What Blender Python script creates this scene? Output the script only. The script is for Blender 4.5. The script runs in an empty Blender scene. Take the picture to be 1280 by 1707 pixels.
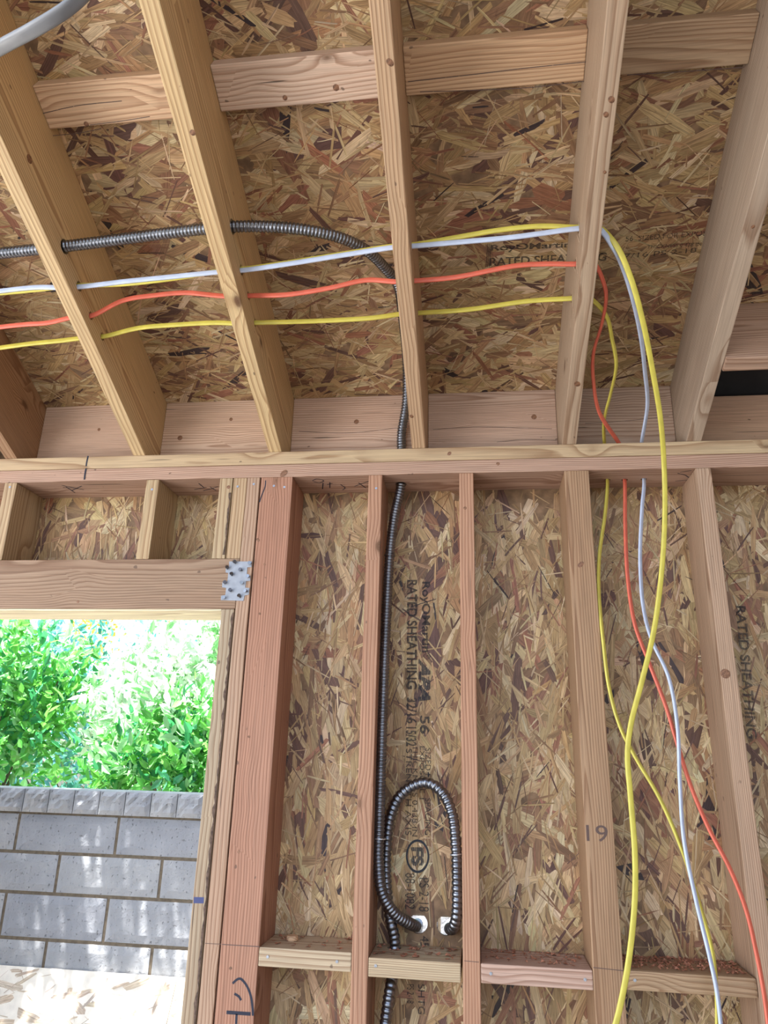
import bpy, bmesh, math, random
import numpy as np
from mathutils import Vector, Matrix

# ------------------------------------------------------------------ camera
scene = bpy.context.scene
F, PITCH, YAW, ROLL = 1209.4, 18.73, -7.56, 1.59
CAM = Vector((0.0, -1.8373, 1.6264))
U0, V0 = 640.0, 853.5

def cam_axes():
    a, b, c = (math.radians(v) for v in (PITCH, YAW, ROLL))
    fw = Vector((math.sin(b) * math.cos(a), math.cos(b) * math.cos(a), math.sin(a)))
    rt = Vector((math.cos(b), -math.sin(b), 0.0))
    up = rt.cross(fw)
    return (rt * math.cos(c) + up * math.sin(c), up * math.cos(c) - rt * math.sin(c), fw)

RT, UP, FW = cam_axes()
cam_data = bpy.data.cameras.new('camera')
cam = bpy.data.objects.new('camera', cam_data)
scene.collection.objects.link(cam)
m = Matrix((RT, UP, -FW)).transposed().to_4x4()
m.translation = CAM
cam.matrix_world = m
cam_data.sensor_fit = 'VERTICAL'
cam_data.sensor_height = 24.0
cam_data.lens = F / 1707.0 * 24.0
cam_data.clip_start = 0.02
scene.camera = cam

# ------------------------------------------------------------------ world, sun, exposure
scene.view_settings.view_transform = 'Standard'
scene.view_settings.look = 'None'
scene.view_settings.gamma = 1.0
scene.view_settings.use_curve_mapping = False
scene.view_settings.exposure = -0.2

SUN_TO = Vector((-0.20, -0.17, 0.96)).normalized()     # direction towards the sun
world = bpy.data.worlds.new('world')
scene.world = world
world.use_nodes = True
wn = world.node_tree
wn.nodes.clear()
sky = wn.nodes.new('ShaderNodeTexSky')
sky.sky_type = 'NISHITA'
sky.sun_disc = False
sky.sun_elevation = math.asin(SUN_TO.z)
sky.sun_rotation = math.atan2(SUN_TO.x, SUN_TO.y)
sky.air_density = 1.0
sky.dust_density = 2.0
bg = wn.nodes.new('ShaderNodeBackground')
bg.inputs['Strength'].default_value = 0.70
wo = wn.nodes.new('ShaderNodeOutputWorld')
hs = wn.nodes.new('ShaderNodeHueSaturation')
hs.inputs['Saturation'].default_value = 0.75
wn.links.new(sky.outputs[0], hs.inputs['Color'])
wn.links.new(hs.outputs[0], bg.inputs['Color'])
wn.links.new(bg.outputs[0], wo.inputs['Surface'])

sun_data = bpy.data.lights.new('sun', 'SUN')
sun_data.energy = 36.0
sun_data.angle = math.radians(0.53)
sun_data.color = (1.0, 0.97, 0.92)
sun = bpy.data.objects.new('sun', sun_data)
sun.rotation_euler = (-SUN_TO).to_track_quat('-Z', 'Y').to_euler()
sun.location = (-2, -2, 9)
scene.collection.objects.link(sun)

# area lamp added to fill the room from the left; no doorway built
day = bpy.data.lights.new('left_fill', 'AREA')
day.shape = 'RECTANGLE'
day.size, day.size_y = 2.4, 2.0
day.energy = 125.0
day.color = (0.98, 0.98, 1.0)
dayo = bpy.data.objects.new('left_fill', day)
dayo.location = (-3.0, -2.4, 1.1)
dayo.rotation_euler = (Vector((0.2, -0.2, 2.5)) - Vector(dayo.location)).to_track_quat('-Z', 'Y').to_euler()
scene.collection.objects.link(dayo)

# ------------------------------------------------------------------ helpers
COL = scene.collection
EY = Vector((0, 1, 0))
EZ = Vector((0, 0, 1))
EX = Vector((1, 0, 0))
ZP = 2.44                      # top of the double plate
SL = 0.458                     # roof slope
RD = 0.2331                    # rafter depth
SQ = math.sqrt(1 + SL * SL)
VD = RD * SQ
RN = Vector((0, SL, 1)).normalized()     # roof normal (upwards)
RU = Vector((0, -1, SL)).normalized()    # up the slope, towards the camera

def hit(u, v, n, k):
    d = FW + RT * ((u - U0) / F) - UP * ((v - V0) / F)
    t = (k - n.dot(CAM)) / n.dot(d)
    return CAM + d * t
def wy(u, v, y=0.0): return hit(u, v, EY, y)
def wz(u, v, z): return hit(u, v, EZ, z)
def wx(u, v, x): return hit(u, v, EX, x)
def wroof(u, v, off=0.0):      # off: metres above the rafters' bottom plane, along the normal
    return hit(u, v, RN, RN.dot(Vector((0, 0, ZP))) + off)
def wd(u, v, dist):
    d = FW + RT * ((u - U0) / F) - UP * ((v - V0) / F)
    return CAM + d.normalized() * dist

def roof_pt(x, y, off): return Vector((x, y, ZP + VD - SL * y)) + RN * off

def tag(o, label=None, cat=None, group=None, kind=None):
    if label: o['label'] = label
    if cat: o['category'] = cat
    if group: o['group'] = group
    if kind: o['kind'] = kind
    return o

def link(name, me, mat=None, parent=None, M=None, color=None):
    o = bpy.data.objects.new(name, me)
    COL.objects.link(o)
    if mat is not None:
        me.materials.clear(); me.materials.append(mat)
    if M is not None: o.matrix_world = M
    if parent is not None:
        o.parent = parent
        o.matrix_parent_inverse = parent.matrix_world.inverted()
    if color is not None: o.color = (*color, 1.0)
    return o

def frame(xa, za, org):
    xa = xa.normalized(); ya = za.cross(xa).normalized(); za = xa.cross(ya).normalized()
    M = Matrix((xa, ya, za)).transposed().to_4x4(); M.translation = org
    return M

def smooth(me, flag=True):
    me.polygons.foreach_set('use_smooth', [flag] * len(me.polygons))

def prism(profile, a, b, axis):
    """bmesh prism: profile = list of Vector (one end), extruded by vector axis*(a..b)."""
    bm = bmesh.new()
    v0 = [bm.verts.new(p + axis * a) for p in profile]
    v1 = [bm.verts.new(p + axis * b) for p in profile]
    n = len(profile)
    bm.faces.new(v0); bm.faces.new(v1)
    for i in range(n):
        bm.faces.new((v0[i], v0[(i + 1) % n], v1[(i + 1) % n], v1[i]))
    bmesh.ops.recalc_face_normals(bm, faces=bm.faces)
    return bm

def box_bm(x0, x1, y0, y1, z0, z1):
    return prism([Vector((x0, y0, z0)), Vector((x1, y0, z0)), Vector((x1, y1, z0)), Vector((x0, y1, z0))], 0, z1 - z0, EZ)

def cyl_bm(p, d, r, half, seg=20):
    bm = bmesh.new()
    M = d.to_track_quat('Z', 'Y').to_matrix().to_4x4(); M.translation = p
    bmesh.ops.create_cone(bm, cap_ends=True, segments=seg, radius1=r, radius2=r, depth=2 * half, matrix=M)
    return bm

def cut(o, cutters):
    """cut real holes: cutters = list of bmeshes in world space"""
    me = bpy.data.meshes.new('cut')
    bm = bmesh.new()
    for c in cutters:
        t = bpy.data.meshes.new('t'); c.to_mesh(t); c.free(); bm.from_mesh(t); bpy.data.meshes.remove(t)
    bm.to_mesh(me); bm.free()
    co = bpy.data.objects.new('cut', me); COL.objects.link(co)
    md = o.modifiers.new('b', 'BOOLEAN'); md.object = co; md.operation = 'DIFFERENCE'; md.solver = 'EXACT'
    bpy.context.view_layer.update()
    dg = bpy.context.evaluated_depsgraph_get()
    nm = bpy.data.meshes.new_from_object(o.evaluated_get(dg))
    o.modifiers.clear()
    old = o.data; o.data = nm
    bpy.data.meshes.remove(old)
    bpy.data.objects.remove(co); bpy.data.meshes.remove(me)

# ------------------------------------------------------------------ materials
def new_mat(name):
    mt = bpy.data.materials.new(name); mt.use_nodes = True
    nt = mt.node_tree; nt.nodes.clear()
    out = nt.nodes.new('ShaderNodeOutputMaterial')
    b = nt.nodes.new('ShaderNodeBsdfPrincipled')
    nt.links.new(b.outputs[0], out.inputs[0])
    return mt, nt, b, out

class NG:
    def __init__(s, nt): s.nt = nt
    def n(s, t, **kw):
        nd = s.nt.nodes.new(t)
        for k, v in kw.items(): setattr(nd, k, v)
        return nd
    def l(s, a, b): s.nt.links.new(a, b)
    def math(s, op, a, b=None, c=None, clamp=False):
        nd = s.n('ShaderNodeMath', operation=op, use_clamp=clamp)
        for i, v in enumerate((a, b, c)):
            if v is None: continue
            if isinstance(v, (int, float)): nd.inputs[i].default_value = v
            else: s.l(v, nd.inputs[i])
        return nd.outputs[0]
    def vmath(s, op, a, b=None):
        nd = s.n('ShaderNodeVectorMath', operation=op)
        for i, v in enumerate((a, b)):
            if v is None: continue
            if isinstance(v, tuple): nd.inputs[i].default_value = v
            else: s.l(v, nd.inputs[i])
        return nd.outputs[0]
    def noise(s, vec, scale=1.0, detail=2.0, rough=0.5):
        nd = s.n('ShaderNodeTexNoise')
        nd.inputs['Scale'].default_value = scale; nd.inputs['Detail'].default_value = detail
        nd.inputs['Roughness'].default_value = rough
        s.l(vec, nd.inputs['Vector']); return nd.outputs['Fac']
    def ramp(s, fac, stops):
        nd = s.n('ShaderNodeValToRGB')
        while len(nd.color_ramp.elements) < len(stops): nd.color_ramp.elements.new(0.5)
        for e, (p, c) in zip(nd.color_ramp.elements, stops):
            e.position = p; e.color = c if len(c) == 4 else (*c, 1)
        s.l(fac, nd.inputs[0]); return nd.outputs[0]
    def mix(s, fac, a, b, mode='MIX'):
        nd = s.n('ShaderNodeMix', data_type='RGBA', blend_type=mode)
        if isinstance(fac, (int, float)): nd.inputs[0].default_value = fac
        else: s.l(fac, nd.inputs[0])
        for i, v in ((6, a), (7, b)):
            if isinstance(v, tuple): nd.inputs[i].default_value = v if len(v) == 4 else (*v, 1)
            else: s.l(v, nd.inputs[i])
        return nd.outputs[2]
    def sat(s, c, v, sat):
        nd = s.n('ShaderNodeHueSaturation'); nd.inputs['Saturation'].default_value = sat; nd.inputs['Value'].default_value = v
        s.l(c, nd.inputs['Color']); return nd.outputs[0]
    def bump(s, h, strength, dist=0.001):
        nd = s.n('ShaderNodeBump'); nd.inputs['Strength'].default_value = strength
        nd.inputs['Distance'].default_value = dist
        s.l(h, nd.inputs['Height']); return nd.outputs[0]

def g3(v): return (v, v, v)

def make_lumber():
    mt, nt, b, out = new_mat('sawn_lumber'); g = NG(nt)
    tc = g.n('ShaderNodeTexCoord'); oi = g.n('ShaderNodeObjectInfo')
    rnd = oi.outputs['Random']
    P = tc.outputs['Object']
    r1 = g.math('MULTIPLY', rnd, 37.3)
    r2 = g.math('FRACT', g.math('MULTIPLY', rnd, 91.7))
    r3 = g.math('FRACT', g.math('MULTIPLY', rnd, 53.1))
    off = g.n('ShaderNodeCombineXYZ'); g.l(r1, off.inputs[0]); g.l(r2, off.inputs[1]); g.l(r3, off.inputs[2])
    Q = g.vmath('ADD', P, off.outputs[0])
    # knots
    vor = g.n('ShaderNodeTexVoronoi'); vor.inputs['Scale'].default_value = 1.0
    vor.inputs['Randomness'].default_value = 1.0
    wob = g.noise(g.vmath('MULTIPLY', Q, (40, 40, 40)), 1.0, 2)
    kq = g.vmath('MULTIPLY', Q, (6.5, 13.0, 13.0))
    g.l(kq, vor.inputs['Vector'])
    csep = g.n('ShaderNodeSeparateColor'); g.l(vor.outputs['Color'], csep.inputs[0])
    gate = g.math('MULTIPLY', g.math('GREATER_THAN', csep.outputs[0], 0.30), 0.9)
    kd = g.math('ADD', g.math('ADD', vor.outputs['Distance'], gate), g.math('MULTIPLY', g.math('SUBTRACT', wob, 0.5), 0.06))
    pull = g.math('POWER', g.math('SUBTRACT', 1.0, g.math('MINIMUM', g.math('MULTIPLY', kd, 1.6), 1.0)), 2.0)
    # growth rings
    sep = g.n('ShaderNodeSeparateXYZ'); g.l(P, sep.inputs[0])
    w1 = g.noise(g.vmath('MULTIPLY', Q, (1.3, 7, 7)), 1.0, 2)
    w2 = g.noise(g.vmath('MULTIPLY', Q, (5, 22, 22)), 1.0, 2)
    cy = g.math('ADD', g.math('MULTIPLY', g.math('SUBTRACT', r2, 0.5), 0.16), sep.outputs[1])
    cz = g.math('ADD', g.math('MULTIPLY', g.math('SUBTRACT', r3, 0.5), 0.24), sep.outputs[2])
    rr = g.math('SQRT', g.math('ADD', g.math('MULTIPLY', cy, cy), g.math('MULTIPLY', cz, cz)))
    rr = g.math('ADD', rr, g.math('MULTIPLY', w1, 0.035))
    rr = g.math('ADD', rr, g.math('MULTIPLY', w2, 0.004))
    rr = g.math('ADD', rr, g.math('MULTIPLY', sep.outputs[0], 0.006))
    rr = g.math('ADD', rr, g.math('MULTIPLY', pull, 0.016))
    width = g.math('ADD', 0.0042, g.math('MULTIPLY', r3, 0.0035))
    fr = g.math('FRACT', g.math('DIVIDE', rr, width))
    ring = g.ramp(fr, [(0.0, g3(0.05)), (0.45, g3(0.2)), (0.8, g3(0.85)), (0.9, g3(1.0)), (1.0, g3(0.05))])
    fib = g.noise(g.vmath('MULTIPLY', Q, (7, 420, 420)), 1.0, 3, 0.6)
    big = g.noise(g.vmath('MULTIPLY', Q, (1.5, 9, 9)), 1.0, 3)
    tint = oi.outputs['Color']
    dark = g.mix(1.0, tint, (0.60, 0.46, 0.36), 'MULTIPLY')
    lite = g.mix(1.0, tint, (1.12, 1.10, 1.04), 'MULTIPLY')
    base = g.mix(g.math('MULTIPLY', ring, 0.85), lite, dark)
    base = g.mix(g.math('MULTIPLY', g.math('SUBTRACT', big, 0.35, clamp=True), 1.0, clamp=True), base, g.mix(1.0, base, (0.88, 0.74, 0.66), 'MULTIPLY'))
    base = g.mix(0.55, base, g.mix(1.0, base, g.ramp(fib, [(0.3, g3(0.62)), (0.62, g3(1.2))]), 'MULTIPLY'))
    kn = g.ramp(kd, [(0.0, g3(1)), (0.085, g3(0.85)), (0.12, g3(0.35)), (0.2, g3(0.0))])
    kring = g.ramp(g.math('FRACT', g.math('MULTIPLY', kd, 38.0)), [(0, g3(0.75)), (0.7, g3(1.0)), (1, g3(0.4))])
    kcol = g.mix(1.0, (0.16, 0.075, 0.035), kring, 'MULTIPLY')
    base = g.mix(kn, base, kcol)
    # drying checks and mill scuffs
    ck = g.noise(g.vmath('MULTIPLY', Q, (2.2, 95, 95)), 1.0, 2)
    ckm = g.ramp(ck, [(0.735, g3(0)), (0.75, g3(1))])
    base = g.mix(g.math('MULTIPLY', ckm, 0.8), base, (0.05, 0.03, 0.02))
    sp = g.noise(g.vmath('MULTIPLY', Q, (38, 60, 60)), 1.0, 1)
    base = g.mix(g.ramp(sp, [(0.77, g3(0)), (0.80, g3(0.7))]), base, (0.10, 0.06, 0.04))
    g.l(g.sat(base, 0.97, 0.97), b.inputs['Base Color'])
    b.inputs['Roughness'].default_value = 0.62
    b.inputs['Specular IOR Level'].default_value = 0.3
    h = g.math('ADD', g.math('MULTIPLY', fib, 0.5), g.math('MULTIPLY', ring, 0.5))
    h = g.math('SUBTRACT', h, g.math('MULTIPLY', ckm, 2.0))
    g.l(g.bump(h, 0.35, 0.0006), b.inputs['Normal'])
    return mt

def make_strand(name, gain=1.0):
    mt, nt, b, out = new_mat(name); g = NG(nt)
    uv = g.n('ShaderNodeUVMap'); uv.uv_map = 'uv'
    at = g.n('ShaderNodeAttribute'); at.attribute_name = 'col'
    n1 = g.noise(g.vmath('MULTIPLY', uv.outputs[0], (9, 520, 1)), 1.0, 3, 0.6)
    n2 = g.noise(g.vmath('MULTIPLY', uv.outputs[0], (25, 160, 1)), 1.0, 3, 0.6)
    n3 = g.noise(g.vmath('MULTIPLY', uv.outputs[0], (60, 60, 1)), 1.0, 3, 0.6)
    c = g.mix(0.8, at.outputs['Color'], g.mix(1.0, at.outputs['Color'], g.ramp(n1, [(0.3, g3(0.45 * gain)), (0.62, g3(1.32 * gain))]), 'MULTIPLY'))
    c = g.mix(0.7, c, g.mix(1.0, c, g.ramp(n2, [(0.25, (0.6, 0.5, 0.45)), (0.6, (1.12, 1.1, 1.08))]), 'MULTIPLY'))
    c = g.mix(g.ramp(n3, [(0.62, g3(0)), (0.78, g3(0.5))]), c, (0.10, 0.05, 0.035))
    g.l(g.sat(c, 0.92, 1.08), b.inputs['Base Color'])
    b.inputs['Roughness'].default_value = 0.5
    b.inputs['Specular IOR Level'].default_value = 0.35
    g.l(g.bump(g.math('ADD', n1, g.math('MULTIPLY', n2, 0.8)), 0.5, 0.0008), b.inputs['Normal'])
    return mt

def plain(name, col, rough=0.6, metal=0.0, var=0.0, scale=60, spec=0.5):
    mt, nt, b, out = new_mat(name); g = NG(nt)
    b.inputs['Roughness'].default_value = rough; b.inputs['Metallic'].default_value = metal
    b.inputs['Specular IOR Level'].default_value = spec
    tc = g.n('ShaderNodeTexCoord')
    n = g.noise(tc.outputs['Object'], scale, 4)
    lo = tuple(c * (1 - var) for c in col); hi = tuple(min(1, c * (1 + var)) for c in col)
    g.l(g.ramp(n, [(0.3, lo), (0.7, hi)]), b.inputs['Base Color'])
    return mt

def cable_mat(name, col, ink=(0.03, 0.03, 0.03), inked=True):
    mt, nt, b, out = new_mat(name); g = NG(nt)
    uv = g.n('ShaderNodeUVMap'); uv.uv_map = 'uv'
    sep = g.n('ShaderNodeSeparateXYZ'); g.l(uv.outputs[0], sep.inputs[0])
    n = g.noise(g.vmath('MULTIPLY', uv.outputs[0], (30, 3, 1)), 1.0, 3)
    c = g.ramp(n, [(0.3, tuple(x * 0.86 for x in col)), (0.7, tuple(min(1, x * 1.08) for x in col))])
    if inked:
        t = g.noise(g.vmath('MULTIPLY', uv.outputs[0], (900, 26, 1)), 1.0, 1)
        t = g.math('GREATER_THAN', t, 0.54)
        gate = g.math('GREATER_THAN', g.noise(g.vmath('MULTIPLY', uv.outputs[0], (11, 0, 0)), 1.0, 1), 0.47)
        band = g.math('LESS_THAN', g.math('ABSOLUTE', g.math('SUBTRACT', sep.outputs[1], 0.25)), 0.07)
        k = g.math('MULTIPLY', g.math('MULTIPLY', t, gate), band)
        c = g.mix(g.math('MULTIPLY', k, 0.8), c, ink)
    g.l(c, b.inputs['Base Color'])
    b.inputs['Roughness'].default_value = 0.36
    return mt

def ink_mat(name, col, cover=0.62, band=0.0):
    mt, nt, b, out = new_mat(name); g = NG(nt)
    b.inputs['Base Color'].default_value = (*col, 1); b.inputs['Roughness'].default_value = 0.7
    tc = g.n('ShaderNodeTexCoord')
    a = g.ramp(g.noise(tc.outputs['Object'], 260, 3, 0.65), [(0.5 - (cover - 0.5) * 0.8 - 0.06, g3(0)), (0.5 - (cover - 0.5) * 0.8 + 0.04, g3(1))])
    if band:
        sep = g.n('ShaderNodeSeparateXYZ'); g.l(tc.outputs['Object'], sep.inputs[0])
        s = g.math('LESS_THAN', g.math('FRACT', g.math('DIVIDE', sep.outputs[1], band)), 0.68)
        a = g.math('MULTIPLY', a, s)
    tr = g.n('ShaderNodeBsdfTransparent'); mx = g.n('ShaderNodeMixShader')
    g.l(a, mx.inputs[0]); g.l(tr.outputs[0], mx.inputs[1]); g.l(b.outputs[0], mx.inputs[2])
    g.l(mx.outputs[0], out.inputs[0])
    return mt

def make_leaf(name):
    mt, nt, b, out = new_mat(name); g = NG(nt)
    at = g.n('ShaderNodeAttribute'); at.attribute_name = 'col'
    g.l(at.outputs['Color'], b.inputs['Base Color'])
    b.inputs['Roughness'].default_value = 0.32
    tr = g.n('ShaderNodeBsdfTranslucent')
    g.l(g.mix(1.0, at.outputs['Color'], (0.85, 1.15, 0.8), 'MULTIPLY'), tr.inputs['Color'])
    mx = g.n('ShaderNodeMixShader'); mx.inputs[0].default_value = 0.4
    g.l(b.outputs[0], mx.inputs[1]); g.l(tr.outputs[0], mx.inputs[2]); g.l(mx.outputs[0], out.inputs[0])
    return mt

def make_block_mat():
    mt, nt, b, out = new_mat('concrete_block'); g = NG(nt)
    tc = g.n('ShaderNodeTexCoord'); oi = g.n('ShaderNodeObjectInfo')
    n = g.noise(tc.outputs['Object'], 9, 4); pit = g.noise(tc.outputs['Object'], 85, 4, 0.7)
    c = g.ramp(n, [(0.3, (0.27, 0.285, 0.31)), (0.7, (0.36, 0.375, 0.40))])
    c = g.mix(1.0, c, g.mix(oi.outputs['Random'], (0.88, 0.88, 0.9), (1.08, 1.06, 1.02)), 'MULTIPLY')
    c = g.mix(g.ramp(pit, [(0.62, g3(0)), (0.68, g3(0.75))]), c, (0.10, 0.10, 0.11))
    g.l(c, b.inputs['Base Color']); b.inputs['Roughness'].default_value = 0.9
    h = g.math('SUBTRACT', g.noise(tc.outputs['Object'], 30, 5, 0.7), g.math('MULTIPLY', g.ramp(pit, [(0.6, g3(0)), (0.68, g3(1))]), 0.5))
    g.l(g.bump(h, 0.9, 0.004), b.inputs['Normal'])
    return mt

M_WOOD = make_lumber()
M_STRAND = make_strand('osb_strand')
M_OSB = plain('osb_core', (0.20, 0.12, 0.065), 0.75, 0, 0.35, 40)
M_STEEL = plain('conduit_steel', (0.21, 0.22, 0.245), 0.33, 1.0, 0.2, 30)
M_ZINC = plain('galvanised_steel', (0.30, 0.315, 0.35), 0.5, 0.35, 0.12, 60)
M_NAIL = plain('nail_steel', (0.32, 0.34, 0.38), 0.4, 0.8, 0.2, 300)
M_WIRE = plain('tie_wire', (0.75, 0.78, 0.82), 0.3, 0.8, 0.05, 60)
M_YEL = cable_mat('yellow_sheath', (0.66, 0.57, 0.10))
M_ORG = cable_mat('orange_sheath', (0.74, 0.155, 0.095))
M_WHT = cable_mat('white_sheath', (0.55, 0.62, 0.78), inked=False)
M_GRY = cable_mat('grey_sheath', (0.24, 0.245, 0.26), (0.12, 0.12, 0.14))
M_INK = ink_mat('stamp_ink', (0.012, 0.010, 0.013), 0.80, 0.0032)
M_INKB = ink_mat('stamp_ink_bold', (0.015, 0.017, 0.024), 0.85, 0.004)
M_PEN = ink_mat('marker_ink', (0.012, 0.014, 0.03), 0.86)
M_PENCIL = ink_mat('pencil', (0.10, 0.06, 0.05), 0.7)
M_LEAF = make_leaf('leaf')
M_BARK = plain('bark', (0.14, 0.10, 0.07), 0.9, 0, 0.3, 40)
M_BLOCK = make_block_mat()
M_MORTAR = plain('mortar', (0.15, 0.12, 0.085), 0.95, 0, 0.25, 60)
M_CONC = plain('concrete_slab', (0.14, 0.137, 0.132), 0.9, 0, 0.15, 12)
M_DIRT = plain('pale_ground', (0.50, 0.47, 0.42), 0.95, 0, 0.25, 20)
M_SHAV = plain('shavings', (0.36, 0.15, 0.085), 0.7, 0, 0.4, 150)
M_KNOT = plain('knot_wood', (0.20, 0.095, 0.05), 0.6, 0, 0.55, 260)
M_BARK2 = plain('wane', (0.11, 0.07, 0.05), 0.9, 0, 0.5, 120)
M_CHIP = plain('fresh_chip', (0.62, 0.47, 0.32), 0.8, 0, 0.2, 200)
M_DARK = plain('shade_black', (0.02, 0.02, 0.022), 0.8, 0, 0.2, 20)  # near-black for the shaded vent gap and the unseen eave

# wood tints (linear)
YELLOW = (0.58, 0.435, 0.25); TAN = (0.50, 0.33, 0.18); PINK = (0.52, 0.315, 0.215); RED = (0.46, 0.215, 0.125)
PALE = (0.60, 0.42, 0.28); BROWN = (0.34, 0.21, 0.125); GREY = (0.40, 0.30, 0.22); ORANGE = (0.47, 0.25, 0.115)

def board_from(name, bm, M, tint, label=None, cat=None, group=None, bevel=0.0025, holes=None, parent=None):
    if bevel:
        es = [e for e in bm.edges if len(e.link_faces) == 2 and e.calc_face_angle(0) > 0.6]
        bmesh.ops.bevel(bm, geom=es, offset=bevel, segments=2, profile=0.6, affect='EDGES')
    bm.transform(M.inverted())
    me = bpy.data.meshes.new(name); bm.to_mesh(me); bm.free()
    o = link(name, me, M_WOOD, parent, M, tint)
    if holes: cut(o, holes)
    if label: tag(o, label, cat, group)
    return o

def bx(name, x0, x1, y0, y1, z0, z1, axis, tint, label=None, cat=None, group=None, **kw):
    c = Vector(((x0 + x1) / 2, (y0 + y1) / 2, (z0 + z1) / 2))
    M = {'x': frame(EX, EZ, c), 'z': frame(EZ, EX, c), 'y': frame(EY, EZ, c)}[axis]
    return board_from(name, box_bm(x0, x1, y0, y1, z0, z1), M, tint, label, cat, group, **kw)

# ------------------------------------------------------------------ OSB strands as real flakes
PAL = [((0.43, 0.30, 0.165), 30), ((0.50, 0.375, 0.225), 24), ((0.34, 0.22, 0.12), 24), ((0.56, 0.44, 0.29), 9),
       ((0.24, 0.14, 0.085), 10), ((0.13, 0.072, 0.055), 7), ((0.28, 0.14, 0.09), 7), ((0.045, 0.03, 0.03), 1.3)]
PC = np.array([p[0] for p in PAL]); PW = np.array([p[1] for p in PAL], float); PW /= PW.sum()

def strands(name, parent, a0, a1, b0, b1, place, keep, theta0, spread, seed, cover=1.0, hmax=0.0015, pale=0.0, size=1.0):
    """pressed wood flakes in three layers: broad ones below, medium ones over them, slivers on top"""
    rs = np.random.RandomState(seed)
    area = (a1 - a0) * (b1 - b0)
    verts, faces, uvs, cols = [], [], [], []
    for (cv, L0, L1, W0_, W1_, h0, h1) in ((2.8, 0.10, 0.20, 0.020, 0.052, 0.0, 0.35), (1.15, 0.06, 0.16, 0.009, 0.028, 0.35, 0.75), (0.26, 0.03, 0.10, 0.0018, 0.006, 0.75, 1.0)):
        n = int(area * cv * cover / ((L0 + L1) * (W0_ + W1_) / 4))
        for i in range(n):
            L = size * (L0 + (L1 - L0) * rs.rand()); W = size * (W0_ + (W1_ - W0_) * rs.rand() ** 1.5)
            ca, cb = a0 + (a1 - a0) * rs.rand(), b0 + (b1 - b0) * rs.rand()
            if not keep(ca, cb): continue
            th = theta0 + spread * rs.randn() if rs.rand() < 0.85 else rs.rand() * math.pi
            c, s = math.cos(th), math.sin(th)
            sk = rs.randn() * 0.5
            e = rs.rand(8); bow = rs.randn() * W * 0.12
            loc = [(-L / 2, -W / 2 * (0.35 + e[0] * .7)), (-L * .2, -W / 2 * (0.8 + .3 * e[6]) + bow), (L * .2, -W / 2 * (0.8 + .3 * e[1]) + bow), (L / 2, -W / 2 * (0.3 + e[2] * .7)),
                   (L / 2 + (e[3] - .5) * W * .8, W * .2 * (e[4] - .5)), (L / 2 - e[5] * W * .5, W / 2 * (0.3 + .7 * e[4])), (L * .2, W / 2 * (0.8 + .3 * e[3]) + bow), (-L * .2, W / 2 * (0.8 + .3 * e[7]) + bow),
                   (-L / 2 + e[1] * W * .4, W / 2 * (0.4 + e[5] * .6)), (-L / 2 - (e[2] - .5) * W * .8, W * .2 * (e[0] - .5))]
            h = hmax * (h0 + (h1 - h0) * rs.rand()); tl = rs.randn() * 0.00022; tw = rs.randn() * 0.00022
            base = len(verts); ok = True; pts = []
            for (p, q) in loc:
                p2 = p + sk * q
                A, B = ca + p2 * c - q * s, cb + p2 * s + q * c
                if not (a0 <= A <= a1 and b0 <= B <= b1) or not keep(A, B): ok = False; break
                pts.append(place(A, B, min(hmax + 0.0003, max(0.00005, h + tl * p / L * 2 + tw * q / W * 2))))
            if ok:                        # nor may the flake's body cover a hole
                for p in np.linspace(-L / 2, L / 2, 9):
                    for q in (-W * .4, 0.0, W * .4):
                        p2 = p + sk * q
                        if not keep(ca + p2 * c - q * s, cb + p2 * s + q * c): ok = False
            if not ok: continue
            verts.extend(pts); faces.append(tuple(range(base, base + 10)))
            ou, ov = rs.rand() * 50, rs.rand() * 50
            uvs.extend([(p + ou, q + ov) for p, q in loc])
            col = PC[rs.choice(len(PC), p=PW)] * (0.85 + 0.3 * rs.rand()) * (1 + 0.03 * rs.randn(3))
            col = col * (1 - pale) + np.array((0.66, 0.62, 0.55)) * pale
            cols.extend([(*np.clip(col, 0, 1), 1.0)] * 10)
    me = bpy.data.meshes.new(name); me.from_pydata(verts, [], faces)
    uv = me.uv_layers.new(name='uv'); uv.data.foreach_set('uv', np.array(uvs, dtype=np.float32).ravel())
    ca_ = me.color_attributes.new('col', 'FLOAT_COLOR', 'CORNER'); ca_.data.foreach_set('color', np.array(cols, dtype=np.float32).ravel())
    o = link(name, me, M_STRAND, parent)
    tag(o, kind='stuff')
    return o

# ------------------------------------------------------------------ measured positions
X = dict(crA=(-1.3690, -1.3315), crB=(-0.9315, -0.8940), trim=(-0.6715, -0.6362), king=(-0.6335, -0.5972), post=(-0.5937, -0.5035),
         S1=(-0.2890, -0.2515), S2=(-0.0415, -0.0030), S3=(0.2365, 0.3005), S4=(0.5715, 0.6095))
RX = [(-1.385, -1.347), (-0.984, -0.946), (-0.579, -0.541), (-0.171, -0.133), (0.236, 0.273), (0.557, 0.595), (0.982, 1.02)]
WD = 0.1395                      # stud depth
ZB = ZP - 0.0765                 # underside of the plates
YR, YE = -3.5, 0.36              # rafter ends: open side, eave
ZHT, ZHB = ZP - 0.312, ZP - 0.450
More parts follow.
